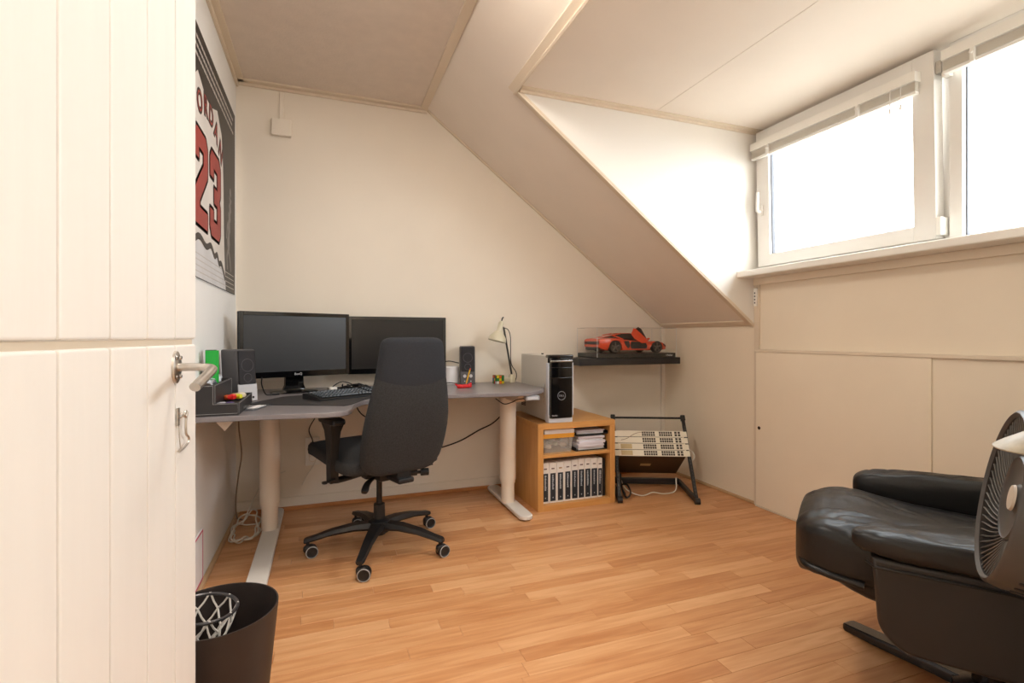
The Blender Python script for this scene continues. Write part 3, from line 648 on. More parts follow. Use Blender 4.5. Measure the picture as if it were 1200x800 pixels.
# desk lamp
M_lampc = mat('lamp_cream', (218, 210, 184), .35, coat=.3)
t = thing('desk_lamp', 'cream desk lamp with a dark slanted arm at the right end of the desk', 'lamp', (1.205, 3.255, ZT+.0005))
bm = new(); lathe(bm, [(0, 0), (.024, 0), (.026, .02), (.022, .045), (.015, .055), (0, .056)], 24); obj('base', bm, M_lampc, t)
bm = new(); box(bm, -.115, -.01, -.018, .018, .004, .034, .008, 3); obj('clamp_arm', bm, M_lampc, t)
A0 = Vector((0.0, 0, .055)); A1 = Vector((-.058, 0, .375))
bm = new(); tube(bm, [A0, A1], .0065, 10); obj('arm', bm, mat('arm_dark', (62, 60, 58), .4, .4), t)
bm = new(); tube(bm, spl([A1, A1+Vector((.03, -.005, -.015)), A1+Vector((.046, -.006, -.06)), (-.012, -.01, .24), (-.008, -.012, .13), (.025, -.012, .075), (.035, 0, .04), (.033, .02, .005)], 6), .003, 6); obj('cord', bm, M_cable_b, t)
SM = TR(-.092, -.01, .355) @ RY(14)
bm = new(); lathe(bm, [(.06, -.075), (.062, -.07), (.055, -.045), (.03, -.012), (.019, .0), (.0185, .05), (.012, .066), (0, .068)], 28, SM); lathe(bm, [(.06, -.075), (.05, -.045), (.027, -.012), (0, 0)], 28, SM); obj('lamp_shade', bm, M_lampc, t, 50)
bm = new(); tube(bm, [(0, 0, .066), (0, 0, .085), (.006, 0, .095)], .005, 8, M=SM); tube(bm, [(-.075, 0, .38), A1], .006, 8); obj('switch', bm, M_black, t)
bm = new(); sell(bm, .022, .022, .026, 1, 1, 16, 10, SM @ TR(0, 0, -.045)); obj('bulb', bm, mat('bulb_white', (235, 230, 220), .3), t)
# ------------------------------------------------------------------ cables below the desk
bm = new(); tube(bm, spl([(-.42, 3.02, .716), (-.43, 3.05, .58), (-.42, 3.08, .42), (-.44, 3.12, .3), (-.462, 3.18, .15), (-.46, 3.2, .04), (-.44, 3.24, .012)], 6), .004, 6); tag(obj('hanging_cable', bm, mat('grey_cable', (150, 130, 110), .5)), 'thin grey cable hanging down the left wall under the desk', 'cable')
bm = new(); pts = []
for k in range(44):
    a = k*.45; r = .062+.014*math.sin(k*1.7); pts.append((-.395+r*math.cos(a), 3.02+r*2.2*math.sin(a), .008+.0035*(k % 8)+.05*max(0, math.sin(a*.5+1))**4))
tube(bm, spl(pts, 4), .004, 6); tube(bm, spl([(-.42, 3.1, .03), (-.38, 3.25, .12), (-.33, 3.33, .2), (-.22, 3.35, .24)], 5), .004, 6); tag(obj('cable_coil', bm, M_cable_w), 'loose coil of white cable on the floor beside the left desk leg', 'cable')
bm = new(); tube(bm, spl([(.33, 3.30, .33), (.5, 3.34, .295), (.65, 3.35, .295), (.85, 3.35, .34), (1.0, 3.35, .41), (1.1, 3.33, .46), (1.19, 3.29, .56)], 6), .0045, 6); tag(obj('power_cable', bm, M_cable_b), 'black cable sagging along the back wall behind the right desk leg', 'cable')
bm = new(); tube(bm, spl([(.16, 3.0, .709), (.17, 2.93, .66), (.20, 2.9, .62), (.25, 2.9, .6), (.3, 2.95, .62), (.34, 3.0, .709)], 6), .0035, 6); tag(obj('looped_cable', bm, M_cable_b), 'black cable looping down under the desk behind the chair', 'cable')
# ------------------------------------------------------------------ bookcase cube
M_oak = wood('bookcase_beech', [(196, 138, 76), (208, 152, 88), (218, 164, 100)], 2, False, .4, .02)
M_oakh = wood('bookcase_beech_flat', [(196, 138, 76), (208, 152, 88), (218, 164, 100)], 0, False, .4, .02)
BX0, BX1, BY0, BY1, BH = 1.2, 1.732, 2.787, 3.33, .528
t = thing('cube_bookcase', 'low open beech bookcase with one shelf beside the right desk leg', 'bookcase', (BX0, BY0, 0))
w = BX1-BX0; d = BY1-BY0; th = .036
for a in (0, w-th):
    bm = new(); box(bm, a, a+th, 0, d, 0, BH-th, .001, 1); obj('side_panel', bm, M_oak, t)
bm = new(); box(bm, 0, w, 0, d, BH-th, BH, .001, 1); obj('top_panel', bm, M_oakh, t)
bm = new(); box(bm, th, w-th, 0, d, 0, th, .001, 1); obj('bottom_panel', bm, M_oakh, t)
bm = new(); box(bm, th, w-th, .004, d-.01, .318, .338, .001, 1); obj('shelf', bm, M_oakh, t)
bm = new(); box(bm, th, w-th, d-.012, d-.004, th, BH-th); obj('back_panel', bm, M_oak, t)
# binders
M_bw = mat('binder_white', (232, 226, 220), .5); M_bd = mat('binder_label', (34, 42, 52), .5); M_bg = mat('binder_print', (176, 182, 188), .6)
M_bb = mat('binder_black', (32, 33, 36), .5)
x = BX0+th+.002; r_ = random.Random(2)
wid = [.05, .05, .05, .05, .046, .045, .044, .048, .034, .03]; pos = ['leftmost of the row', 'second from the left', 'third from the left', 'fourth from the left', 'fifth from the left', 'sixth from the left', 'seventh from the left', 'second from right of the white row', 'narrowest, beside the black one', '']
for k, wd in enumerate(wid):
    h = (.246, .246, .246, .248, .252, .254, .254, .252, .247, .236)[k]
    lb = 'white binder with dark label on the bottom shelf, '+pos[k] if k < 9 else 'plain black binder at the right end of the bottom shelf'
    t = thing('binder', lb, 'book', (x, BY0+.03+(.0 if k < 9 else .015), th+.0005), 0, 'binders on the bottom shelf')
    if k < 3: pass
    bm = new(); box(bm, 0, wd-.002, 0, .2, 0, h, .002, 1); b = obj('cover', bm, M_bw if k < 9 else M_bb, t)
    if k < 9:
        bm = new(); lw = .0065 if k < 4 else .003; box(bm, lw, wd-.002-lw, -.0012, .0005, .012, h*.74, .0005, 1); l = obj('spine_label', bm, M_bd, t, label='dark spine label')
        bm = new(); c = wd/2-.001; z = h*.70
        while z > .085:
            s = r_.uniform(.004, .011); box(bm, c-.0055, c+.0015+r_.uniform(0, .004), -.002, -.0011, z-s, z); z -= s+.002
        box(bm, c-.003, c+.003, -.002, -.0011, .03, .037); obj('small_print', bm, M_bg, l, 0, kind='stuff')
        bm = new(); box(bm, c-.010, c+.010, -.0012, .0005, h*.84, h*.87); obj('emblem', bm, mat('binder_tan' if k == 2 else 'binder_mark', (170, 130, 80) if k == 2 else (120, 100, 98), .6), t, 0)
    x += wd+.0005
# upper shelf: left stack
def cloudy(name):
    m = bpy.data.materials.new(name); m.use_nodes = True; N = m.node_tree.nodes; L = m.node_tree.links; MATS[name] = m
    b = N['Principled BSDF']; b.inputs['Base Color'].default_value = (.8, .78, .74, 1); b.inputs['Roughness'].default_value = .35
    t = N.new('ShaderNodeBsdfTransparent'); x = N.new('ShaderNodeMixShader'); x.inputs[0].default_value = .22
    L.new(t.outputs[0], x.inputs[1]); L.new(b.outputs[0], x.inputs[2]); L.new(x.outputs[0], N['Material Output'].inputs['Surface']); return m
ZS = .338
t = thing('plastic_bin', 'translucent plastic bin of odds and ends on the upper bookcase shelf', 'bin', (BX0+th+.012, BY0+.03, ZS+.0005))
bm = new(); Wb, Hb = .205, .105
loft(bm, [[(a+s*i, b+s2*i, z) for a, b, s, s2 in ((0, 0, 1, 1), (Wb, 0, -1, 1), (Wb, .26, -1, -1), (0, .26, 1, -1))] for i, z in ((.012, 0), (0, Hb), (.003, Hb), (.014, .003))], True, False); t_g = obj('bin_wall', bm, cloudy('cloudy_plastic'), t, 0)
bm = new(); box(bm, -.004, Wb+.004, -.004, .264, Hb-.012, Hb+.0, .003); box(bm, -.006, Wb+.006, -.006, .266, Hb, Hb+.0145, .004); obj('lid', bm, mat('lid_orange', (236, 168, 60), .45), t, label='orange-yellow lid')
r_ = random.Random(9)
for k in range(9):
    bm = new(); s = r_.uniform(.015, .02); sell(bm, s*1.4, s, s*.8, .7, .6, 12, 8, fn=lambda p: p*(1+.25*noise.noise(p*60+Vector((k*7, 0, 0)))))
    o = tag(obj('bin_oddment', bm, mat('oddment_%d' % (k % 3), ((190, 178, 160), (150, 150, 120), (205, 190, 175))[k % 3], .6)), 'pale oddment inside the plastic bin, %s from the left in the %s row' % (ORD[k % 3], ('front', 'middle', 'rear')[k//3]), 'oddment', 'oddments in the plastic bin')
    o.location = (BX0+th+.062+(k % 3)*.052, BY0+.075+(k//3)*.07, ZS+.026+r_.uniform(0, .03)); o.rotation_euler = (0, 0, k)
def paper_stack(n, x, y, z, w, d, lab, grp, seed, jit=.012, hs=.004):
    r = random.Random(seed)
    for k in range(n):
        bm = new(); h = hs*r.uniform(.6, 1.2); box(bm, -w/2, w/2, 0, d, 0, h-.0003)
        o = tag(obj('paper_sheaf', bm, mat('paper_lilac', (226, 222, 232), .7) if r.random() < .4 else M_paper, smooth=0), lab % ORD[n-1-k], 'papers', grp); o.location = (x+r.uniform(-jit, jit), y+r.uniform(-jit, jit), z); o.rotation_euler = (0, 0, r.uniform(-.06, .06)*jit/.012); z += h
    return z
paper_stack(3, BX0+th+.118, BY0+.03, ZS+.1205, .2, .26, 'flat white paper ream on the orange bin lid, %s from the top', 'paper on the plastic bin', 1, .003, .0095)
t = thing('paper_tray', 'black lower letter tray loaded with paper on the right of the upper bookcase shelf', 'tray', (BX0+th+.233, BY0+.03, ZS+.0005))
bm = new(); box(bm, 0, .222, 0, .3, 0, .004); box(bm, 0, .003, 0, .3, .004, .022); box(bm, .219, .222, 0, .3, .004, .05); box(bm, 0, .222, .297, .3, .004, .03); obj('tray_body', bm, M_black, t, 0)
z = paper_stack(9, BX0+th+.233+.111, BY0+.035, ZS+.005, .185, .25, 'loose white sheaf in the lower letter tray, %s from the top', 'papers in the lower tray', 5, .009, .0092)
t = thing('paper_tray', 'black upper letter tray with a thin sheaf of paper on the upper bookcase shelf', 'tray', (BX0+th+.228, BY0+.02, ZS+.1))
bm = new(); box(bm, 0, .228, 0, .3, 0, .005); box(bm, 0, .003, .0, .3, .005, .02); box(bm, .225, .228, 0, .3, .005, .02); obj('tray_body', bm, M_black, t, 0)
bm = new()
for a in (.002, .222): box(bm, a, a+.004, .27, .29, -.0995, 0)
for a in (.002, .222): box(bm, a, a+.004, .1, .12, -.0995, 0)
obj('riser', bm, M_black, t, 0)
paper_stack(6, BX0+th+.233+.108, BY0+.03, ZS+.1055, .185, .25, 'thin white sheaf in the upper letter tray, %s from the top', 'papers in the upper tray', 8, .009, .0045)
# ------------------------------------------------------------------ tower computer
t = thing('tower_computer', 'white tower computer with a glossy black front on top of the bookcase', 'computer', (1.272, 2.80, BH+.0005))
TW, TD, THh = .172, .455, .415
M_tow = mat('tower_white', (206, 200, 190), .4); M_tows = mat('tower_silver', (200, 202, 210), .3)
bm = new(); box(bm, .003, TW-.003, .02, TD, .008, THh-.006, .006, 2); c = obj('case', bm, M_tow, t)
bm = new()
for k in range(7): box(bm, .0015, .0035, .37-.0, .45, .06+k*.009, .066+k*.009)
obj('vent', bm, mat('vent_dark', (90, 84, 78), .6), c, 0)
bm = new(); pl = [(0, .02), (.006, .004), (.02, -.004), (TW-.02, -.004), (TW-.006, .004), (TW, .02), (TW, .04), (0, .04)]
prism(bm, pl, 0, .05, .004, 2); box(bm, 0, .007, .0, .03, .04, THh-.05, .002); box(bm, TW-.007, TW, .0, .03, .04, THh-.05, .002); obj('front_surround', bm, M_tows, t, label='silver front surround')
bm = new(); pl2 = [(.006, .02), (.01, -.002), (.024, -.009), (TW-.024, -.009), (TW-.01, -.002), (TW-.006, .02)]; prism(bm, pl2, .028, THh-.14, .002, 2); f = obj('front_door', bm, M_gloss, t, label='glossy black lower front')
bm = new(); prism(bm, pl2, THh-.139, THh-.078, .002, 2); obj('drive_door', bm, M_gloss, t)
bm = new(); prism(bm, pl2, THh-.077, THh-.02, .002, 2); obj('drive_door', bm, M_gloss, t)
bm = new(); box(bm, .001, TW-.001, -.006, .045, THh-.022, THh, .008, 3); tp = obj('top_cap', bm, M_gloss, t)
bm = new(); box(bm, .012, TW-.012, -.0105, -.007, THh-.045, THh-.034, .002); obj('silver_strip', bm, M_chrome, t)
TM = TR(TW/2, -.0095, .165) @ RX(90)
bm = new(); lathe(bm, [(.024, 0), (.0245, .0015), (.0265, .0015), (.027, 0)], 32, TM); text(bm, 'DELL', .0165, TM @ TR(0, 0, .0008)); obj('emblem', bm, mat('logo_grey', (150, 152, 158), .35), f, 0)
bm = new(); text(bm, 'Studio', .014, TR(.04, -.0096, .045) @ RX(90)); obj('lettering', bm, MATS['logo_silver'], f, 0)
bm = new(); tube(bm, spl([(-.0045, .06, .24), (-.004, .055, .2), (-.004, .05, .17), (-.0045, .06, .12)], 5), .0014, 5); tube(bm, spl([(-.0045, .04, .235), (-.004, .045, .2), (-.0045, .05, .15)], 5), .0014, 5)
o = tag(obj('thin_wire', bm, M_chrome), 'thin silver wire dangling beside the white tower computer', 'wire'); o.location = (1.272, 2.80, BH)
bm = new(); cyl(bm, (0, 0, 0), (0, 0, .008), .008, n=12); o = tag(obj('small_cap', bm, mat('arm_dark', (62, 60, 58), .4)), 'tiny dark knob lying on top of the white tower computer', 'knob'); o.location = (1.345, 3.05, BH+THh-.0055)
# ------------------------------------------------------------------ wall shelf, display case, model car
SZ = .903
bm = new(); box(bm, 1.625, 2.455, 3.06, YB-.0005, SZ-.048, SZ, .002); tag(obj('wall_shelf', bm, mat('shelf_black', (34, 32, 33), .4, var=.06, scale=30)), 'black floating wall shelf under the display case', 'shelf')
CX, CW, CY, CD = 1.765, .66, 3.068, .295
t = thing('display_case', 'clear acrylic display case with black plinth on the wall shelf', 'display case', (CX, CY, SZ+.0005))
PHH = .032
bm = new(); box(bm, .003, CW-.003, .003, CD-.003, 0, PHH, .002); p = obj('plinth', bm, mat('plinth_black', (22, 21, 23), .25), t, label='black plinth with maker lettering')
bm = new(); text(bm, '• Pocher', .018, TR(CW-.06, .0027, .016) @ RX(90)); obj('lettering', bm, mat('print_white', (225, 225, 225), .5), p, 0)
M_acr = glass('case_acrylic', (.985, .985, .98))
CHT = .212
def sheet(name, pts):
    bm = new(); bm.faces.new([bm.verts.new(p) for p in pts]); obj(name, bm, M_acr, t, 0)
for nm, b in (('front_pane', .001), ('rear_pane', CD-.001)): sheet(nm, [(.001, b, .004), (CW-.001, b, .004), (CW-.001, b, CHT), (.001, b, CHT)])
for a in (.001, CW-.001): sheet('side_pane', [(a, .001, .004), (a, CD-.001, .004), (a, CD-.001, CHT), (a, .001, CHT)])
sheet('top_pane', [(.001, .001, CHT), (CW-.001, .001, CHT), (CW-.001, CD-.001, CHT), (.001, CD-.001, CHT)])
M_edge = mat('acrylic_edge', (220, 222, 222), .3)
bm = new()
for a, b in ((0, 0), (CW, 0), (0, CD), (CW, CD)): box(bm, a-.0008, a+.0012, b-.0008, b+.0012, .004, CHT+.002)
obj('corner_edge', bm, M_edge, t, 0)
bm = new()
for b in (0, CD): box(bm, 0, CW, b-.0006, b+.0008, CHT+.001, CHT+.0028)
for a in (0, CW): box(bm, a-.0006, a+.0008, 0, CD, CHT+.001, CHT+.0028)
obj('top_edge', bm, mat('acrylic_edge_dim', (150, 140, 130), .3), t, 0)
# car: local x rear(0) -> nose (.597), y lateral, z up from plinth
t = thing('model_car', 'orange model sports car with a raised scissor door in the display case', 'car', (1.803, 3.213, SZ+PHH+.0014))
M_car = mat('car_orange', (214, 68, 32), .25, coat=.6); M_cdk = mat('car_dark', (24, 22, 24), .4); M_cgl = mat('car_glass', (30, 24, 24), .1)
def lerp(tab, x):
    for (a, b), (c, d) in zip(tab, tab[1:]):
        if x <= c: return b+(d-b)*(x-a)/(c-a)
    return tab[-1][1]
shoulder = [(0, .092), (.04, .098), (.12, .1), (.2, .092), (.33, .083), (.46, .084), (.52, .076), (.57, .058), (.597, .042)]
hood = [(0, .104), (.06, .11), (.14, .112), (.2, .108), (.33, .09), (.42, .086), (.5, .073), (.56, .054), (.597, .04)]
half = [(0, .112), (.04, .122), (.12, .127), (.2, .118), (.3, .112), (.38, .115), (.46, .121), (.53, .115), (.575, .09), (.597, .05)]
bot = [(0, .04), (.03, .022), (.1, .018), (.5, .018), (.56, .02), (.597, .026)]
def wheel_cut(x):   # arch cut height
    for wx, r in ((.125, .052), (.475, .049)):
        if abs(x-wx) < r: return .042+math.sqrt(r*r-(x-wx)**2)*1.0
    return 0
rings = []
xs_ = sorted(set([0, .02, .04, .06, .0735, .08, .09, .105, .125, .145, .16, .17, .1765, .19, .22, .26, .3, .34, .38, .41, .4265, .434, .445, .46, .475, .49, .505, .516, .5235, .535, .55, .57, .585, .597]))
for x in xs_:
    w = lerp(half, x); s = lerp(shoulder, x); h = lerp(hood, x); b = lerp(bot, x); wc = max(b, min(wheel_cut(x), s-.012))
    r = [(0, b), (w*.62, b), (w*.63, max(b, wc*.9) if wc > b else b+.001), (w*.94, wc if wc > b else b+.004), (w*.985, max(wc+.004, (b+s)*.5)), (w, max(wc+.006, s*.78)), (w*.95, s), (w*.72, (s+h)*.5+.003), (w*.4, h), (0, h+.002)]
    rings.append([Vector((x, -p, z)) for p, z in r]+[Vector((x, p, z)) for p, z in reversed(r[1:-1])])
bm = new(); loft(bm, rings); body = obj('body', bm, M_car, t, 28)
# greenhouse
bm = new(); gr = []
for x, w, z0, w1, z1 in ((.07, .07, .11, .055, .113), (.14, .085, .108, .065, .128), (.2, .092, .1, .062, .139), (.28, .094, .088, .062, .141), (.34, .093, .084, .06, .131), (.425, .085, .08, .06, .09)):
    gr.append([(x, -w, z0), (x, -w1, z1), (x, 0, z1+.002), (x, w1, z1), (x, w, z0)])
loft(bm, gr); obj('cabin_glass', bm, M_cgl, t, 30, label='dark cabin glass')
bm = new(); gr = []
for x, w1, z1 in ((.06, .052, .1135), (.14, .062, .1302), (.2, .06, .1412), (.28, .061, .1432), (.335, .059, .1335), (.43, .064, .089)):
    gr.append([(x, -w1, z1-.003), (x, -w1*.93, z1+.0005), (x, 0, z1+.0028), (x, w1*.93, z1+.0005), (x, w1, z1-.003), (x, 0, z1-.002)])
loft(bm, gr[:2]); loft(bm, gr[2:5]); 
for s in (-1, 1): tube(bm, [(.34, s*.06, .131), (.43, s*.067, .087)], .003, 6); tube(bm, [(.13, s*.066, .129), (.2, s*.062, .1405)], .0045, 6); tube(bm, [(.13, s*.068, .127), (.2, s*.095, .098)], .006, 6)
obj('roof_panel', bm, M_car, t, 30)
for k in range(4):
    bm = new(); x = .075+k*.022; loft(bm, [[(x+dx, -w, z+k*.003+dz), (x+dx, w, z+k*.003+dz), (x+dx, w, z+k*.003+dz-.003), (x+dx, -w, z+k*.003+dz-.003)] for dx, dz, w, z in ((0, 0, .05, .117), (.015, .004, .052, .117))]); obj('engine_slat', bm, M_cdk, t, 0)
def sidep(bm, pts, y0, y1): prism(bm, pts, y0, y1, M=RX(90))
for s in (-1, 1):
    a, b = sorted((s*.1195, s*.100))
    bm = new(); sidep(bm, [(.195, .086), (.235, .088), (.245, .05), (.232, .035), (.205, .06)], -b+(-.0 if s < 0 else 0), -a) ; obj('side_intake', bm, M_cdk, t, 0)
    if s < 0:
        bm = new(); sidep(bm, [(.255, .082), (.375, .079), (.392, .05), (.385, .032), (.262, .032), (.25, .055)], .095, .117); obj('door_opening', bm, M_cdk, t, 0)
# raised door: hinged at the front, swung up
bm = new(); DM = TR(.385, -.121, .082) @ RX(-7) @ RY(36)
prism(bm, [(-.003, -.014), (.002, .012), (-.128, .022), (-.145, .014), (-.138, -.034), (-.1, -.046), (-.03, -.038)], 0, .007, .002, 1, DM @ RX(90)); d = obj('door', bm, M_car, t, 30)
bm = new(); prism(bm, [(-.01, .013), (-.128, .023), (-.118, .046), (-.09, .049)], .001, .004, 0, 1, DM @ RX(90)); obj('door_window', bm, M_cgl, d, 0)
bm = new(); sell(bm, .01, .008, .006, .7, .7, 12, 8, TR(.39, -.132, .103)); tube(bm, [(.40, -.115, .088), (.39, -.13, .102)], .0025, 6); obj('mirror', bm, M_car, t)
for wx, r, w in ((.125, .046, .04), (.475, .043, .034)):
    for s in (-1, 1):
        bm = new(); WM = TR(wx, s*(.122-w), r) @ (RX(90) if s < 0 else RX(-90)); lathe(bm, [(0, 0), (r*.96, 0), (r, .004), (r, w-.004), (r*.95, w), (r*.78, w), (r*.74, w-.006), (0, w-.008)], 28, WM); wl = obj('wheel', bm, mat('tyre_black', (24, 24, 25), .7), t)
        bm = new()
        for k in range(5):
            q = WM @ RZ(k*72+18) @ TR(0, 0, w-.007); box(bm, .004, r*.78, -.0045, -.001, 0, .004, M=q); box(bm, .004, r*.78, .001, .0045, 0, .004, M=q)
        lathe(bm, [(r*.78, w-.003), (r*.74, w-.001), (r*.72, w-.004)], 24, WM); lathe(bm, [(0, w-.002), (.006, w-.002), (.007, w-.006)], 12, WM)
        obj('rim', bm, mat('rim_grey', (110, 102, 98), .3, .8), wl)
bm = new(); box(bm, -.002, .006, -.105, .105, .062, .084, .003); obj('rear_grille', bm, M_cdk, t, 0)
bm = new(); box(bm, -.003, .02, -.09, .09, .022, .045, .004); obj('diffuser', bm, M_cdk, t, 0)
for s in (-1, 1):
    bm = new(); box(bm, -.004, .002, s*.085-.02, s*.085+.02, .071, .08, .002); obj('tail_light', bm, mat('tail_red', (120, 20, 18), .2), t, 0)
    bm = new(); prism(bm, [(.535, .066), (.572, .05), (.565, .045), (.53, .056)], -.001, .002, M=TR(0, s*.094, 0) @ RZ(-s*24) @ TR(-.55+.55, 0, 0) @ RX(90) if False else TR(.55, s*.103, 0) @ RZ(-s*28) @ TR(-.55, 0, 0) @ RX(90)); obj('headlight', bm, M_cgl, t, 0)
# ------------------------------------------------------------------ rack with network switches
M_rk = mat('rack_black', (32, 31, 32), .45, var=.1, scale=40)
RT = -24; LEAN = 35
RO = Vector((1.985, 2.69, 0))       # middle between the two front foot tips
t = thing('equipment_rack', 'black open desktop rack frame with leaning posts on the floor by the bookcase', 'rack', RO, RT)
w = .48
for s in (-1, 1):
    bm = new(); box(bm, s*w/2-.013, s*w/2+.013, -.02, .43, .006, .036, .004); cyl(bm, (s*w/2-.015, -.02, .02), (s*w/2+.015, -.02, .02), .02, n=16); obj('foot', bm, M_rk, t)
LM = TR(0, -.005, .025) @ RX(-LEAN)      # local z goes up along the lean
for s in (-1, 1):
    bm = new(); box(bm, s*w/2-.011, s*w/2+.011, -.008, .008, 0, .575, .002, 1, LM); p = obj('post', bm, M_rk, t)
    bm = new(); box(bm, s*w/2-.015, s*w/2+.015, -.012, .012, .545, .585, .003, 1, LM); obj('post_cap', bm, M_rk, p)
    bm = new(); r0 = .02
    for k in range(22): box(bm, s*w/2-.003, s*w/2+.003, -.0087, -.0078, .03+k*.022, .04+k*.022, M=LM)
    obj('post_hole', bm, mat('hole_grey', (70, 68, 66), .6), p, 0)
bm = new(); cyl(bm, (-w/2, 0, .565), (w/2, 0, .565), .007, n=12, M=LM); obj('top_rod', bm, M_rk, t)
bm = new(); box(bm, -w/2, w/2, .395, .425, .004, .044, .004); obj('rear_bar', bm, M_rk, t)
M_sw = mat('switch_case', (72, 56, 40), .5, var=.12, scale=12); M_swf = mat('switch_face', (236, 229, 212), .4); M_port = mat('port_dark', (52, 42, 34), .4)
names = ['topmost', 'second from the top', 'third from the top', 'lowest']
for k in range(4):
    zz = .418-k*.0462
    t2 = thing('network_switch', 'cream fronted network switch, %s of four in the leaning black rack' % names[k], 'network switch', RO, RT, 'network switches in the rack')
    bm = new(); box(bm, -.215, .215, -.008, .30, zz, zz+.0435, .001, 1, LM); c = obj('case', bm, M_sw, t2, 0)
    bm = new(); box(bm, -.222, .222, -.013, -.0085, zz+.0005, zz+.043, .001, 1, LM); f = obj('face_panel', bm, M_swf, t2, 0, label='cream front panel')
    for s in (-1, 1):
        bm = new(); box(bm, s*.232-.014, s*.232+.014, -.0115, -.0085, zz+.002, zz+.041, .001, 1, LM)
        cyl(bm, (s*.234, -.011, zz+.012), (s*.234, -.014, zz+.012), .004, n=8, M=LM); cyl(bm, (s*.234, -.011, zz+.032), (s*.234, -.014, zz+.032), .004, n=8, M=LM); obj('rack_ear', bm, M_swf, t2, 0)
    for x0 in (-.055, .06):
        bm = new()
        for i in range(6):
            for j in range(2): box(bm, x0+i*.0148, x0+i*.0148+.0118, -.0138, -.0128, zz+.006+j*.017, zz+.0195+j*.017, M=LM)
        obj('port_block', bm, M_port, f, 0)
    bm = new()
    for i in range(2):
        for j in range(2): box(bm, .163+i*.022, .163+i*.022+.016, -.0138, -.0128, zz+.006+j*.018, zz+.02+j*.018, M=LM)
    obj('uplink_port', bm, M_port, f, 0)
    if k > 1:
        bm = new(); box(bm, -.205, -.13, -.0136, -.0128, zz+.005, zz+.038, M=LM); obj('badge', bm, mat('badge_tan', (196, 176, 132), .5), f, 0)
    if k == 3:
        bm = new(); box(bm, -.06, .01, .12, .16, zz-.0006, zz, M=LM); obj('sticker', bm, mat('badge_tan', (196, 176, 132), .5), c, 0)
def RW(x, y, z): return TR(*RO) @ RZ(RT) @ LM @ Vector((x, y, z))
bm = new(); tube(bm, spl([RW(-.20, -.018, .39), RW(-.16, -.024, .40), RW(-.10, -.028, .435), RW(-.03, -.02, .452)], 6), .0018, 6); tag(obj('thin_cable', bm, mat('grey_cable', (150, 130, 110), .5)), 'thin beige cable across the fronts of the rack switches', 'cable')
bm = new(); tube(bm, spl([RW(.235, -.012, .33), RW(.262, -.005, .32), RW(.275, 0, .29), RW(.262, .01, .265), RW(.24, .02, .275)], 5), .0028, 6); tag(obj('patch_cable', bm, M_cable_w), 'short white cable looped at the right side of the rack', 'cable')
L2 = TR(*RO) @ RZ(RT)
bm = new(); tube(bm, spl([L2 @ Vector(p) for p in ((-.2, .28, .09), (-.17, .18, .03), (-.08, .12, .006), (.0, .15, .02), (.08, .17, .006), (.16, .2, .02), (.18, .26, .09))], 6), .004, 6); tag(obj('floor_cable', bm, M_cable_w), 'white cord trailing on the floor beneath the rack switches', 'cable')
bm = new(); tube(bm, spl([L2 @ Vector(p) for p in ((-.19, .30, .1), (-.205, .15, .055), (-.19, .05, .014), (-.16, .06, .04), (-.17, .14, .07), (-.2, .19, .05), (-.19, .09, .02))], 6), .006, 6); tag(obj('mains_cord', bm, M_cable_b), 'thick black mains cord bunched beside the left rack post', 'cable')
# ------------------------------------------------------------------ office chair
def sring(w, d, z, y, e=.45, n=36, zf=None):
    out = []
    for k in range(n):
        a = 2*PI*k/n; c = math.cos(a); s = math.sin(a)
        x = w*math.copysign(abs(c)**e, c); yy = d*math.copysign(abs(s)**e, s)
        out.append(Vector((x, y+yy, z+(zf(x/w) if zf else 0))))
    return out
t = thing('office_chair', 'dark fabric high-backed office swivel chair on castors at the desk', 'chair', (.256, 2.586, 0), 20)
M_fab = mat('chair_fabric', (45, 45, 46), .9, var=.3, scale=160, bump=.4, bscale=600); M_fab2 = mat('chair_fabric_head', (33, 35, 41), .85, var=.15, scale=160, bump=.3, bscale=600); M_ch = mat('chair_plastic', (24, 23, 24), .45)
bw = [(.425, .10), (.432, .145), (.45, .172), (.48, .19), (.54, .202), (.62, .206), (.7, .2), (.78, .188), (.86, .172), (.94, .16), (1.0, .153), (1.03, .147), (1.045, .13), (1.05, .1)]
def byc(z): u = (z-.43)/.62; return -.205-.13*u-.035*math.sin(u*PI)
def bth(z): u = (z-.43)/.62; return .058-.02*u
seam = lambda u: -.035*(1-u*u)
def zmap(z): return (z-.62)/.25 if z > .62 else 0
rings = []
for z in [.425, .43, .44, .46, .49, .53, .58, .64, .7, .76, .82, .865, .875]:
    k = max(0, min(1, (z-.7)/.17)); wd = lerp(bw, z); rr = bth(z)*(.55 if z < .428 else .8 if z < .435 else 1)
    if z > .87: rr *= .93; wd *= .985
    rings.append(sring(wd, rr, z, byc(z), .5, 40, (lambda u, k=k: k*seam(u))))
bm = new(); loft(bm, rings); obj('backrest', bm, M_fab, t, 50)
rings = []
for z in [.866, .872, .89, .92, .96, 1.0, 1.025, 1.04, 1.047, 1.05]:
    k = max(0, min(1, 1-(z-.866)/.12)); wd = lerp(bw, z); rr = bth(z)*{1.05: .45, 1.047: .7, 1.04: .88}.get(z, 1.0)
    if z < .87: rr *= .93; wd *= .985
    rings.append(sring(wd, rr, z, byc(z), .5, 40, (lambda u, k=k: k*seam(u))))
bm = new(); loft(bm, rings); obj('headrest', bm, M_fab2, t, 50, label='smoother navy-black headrest panel')
bm = new(); sell(bm, .25, .29, .04, .4, .28, 48, 14, TR(0, .085, .472), fn=lambda p: p+Vector((0, 0, .012*math.sin(p.y*5)-.03*max(0, (p.y-.15)/.1)**2*.4))); obj('seat', bm, M_fab, t, 60)
bm = new(); sell(bm, .2, .2, .022, .4, .4, 32, 8, TR(0, .04, .432)); obj('seat_pan', bm, M_ch, t)
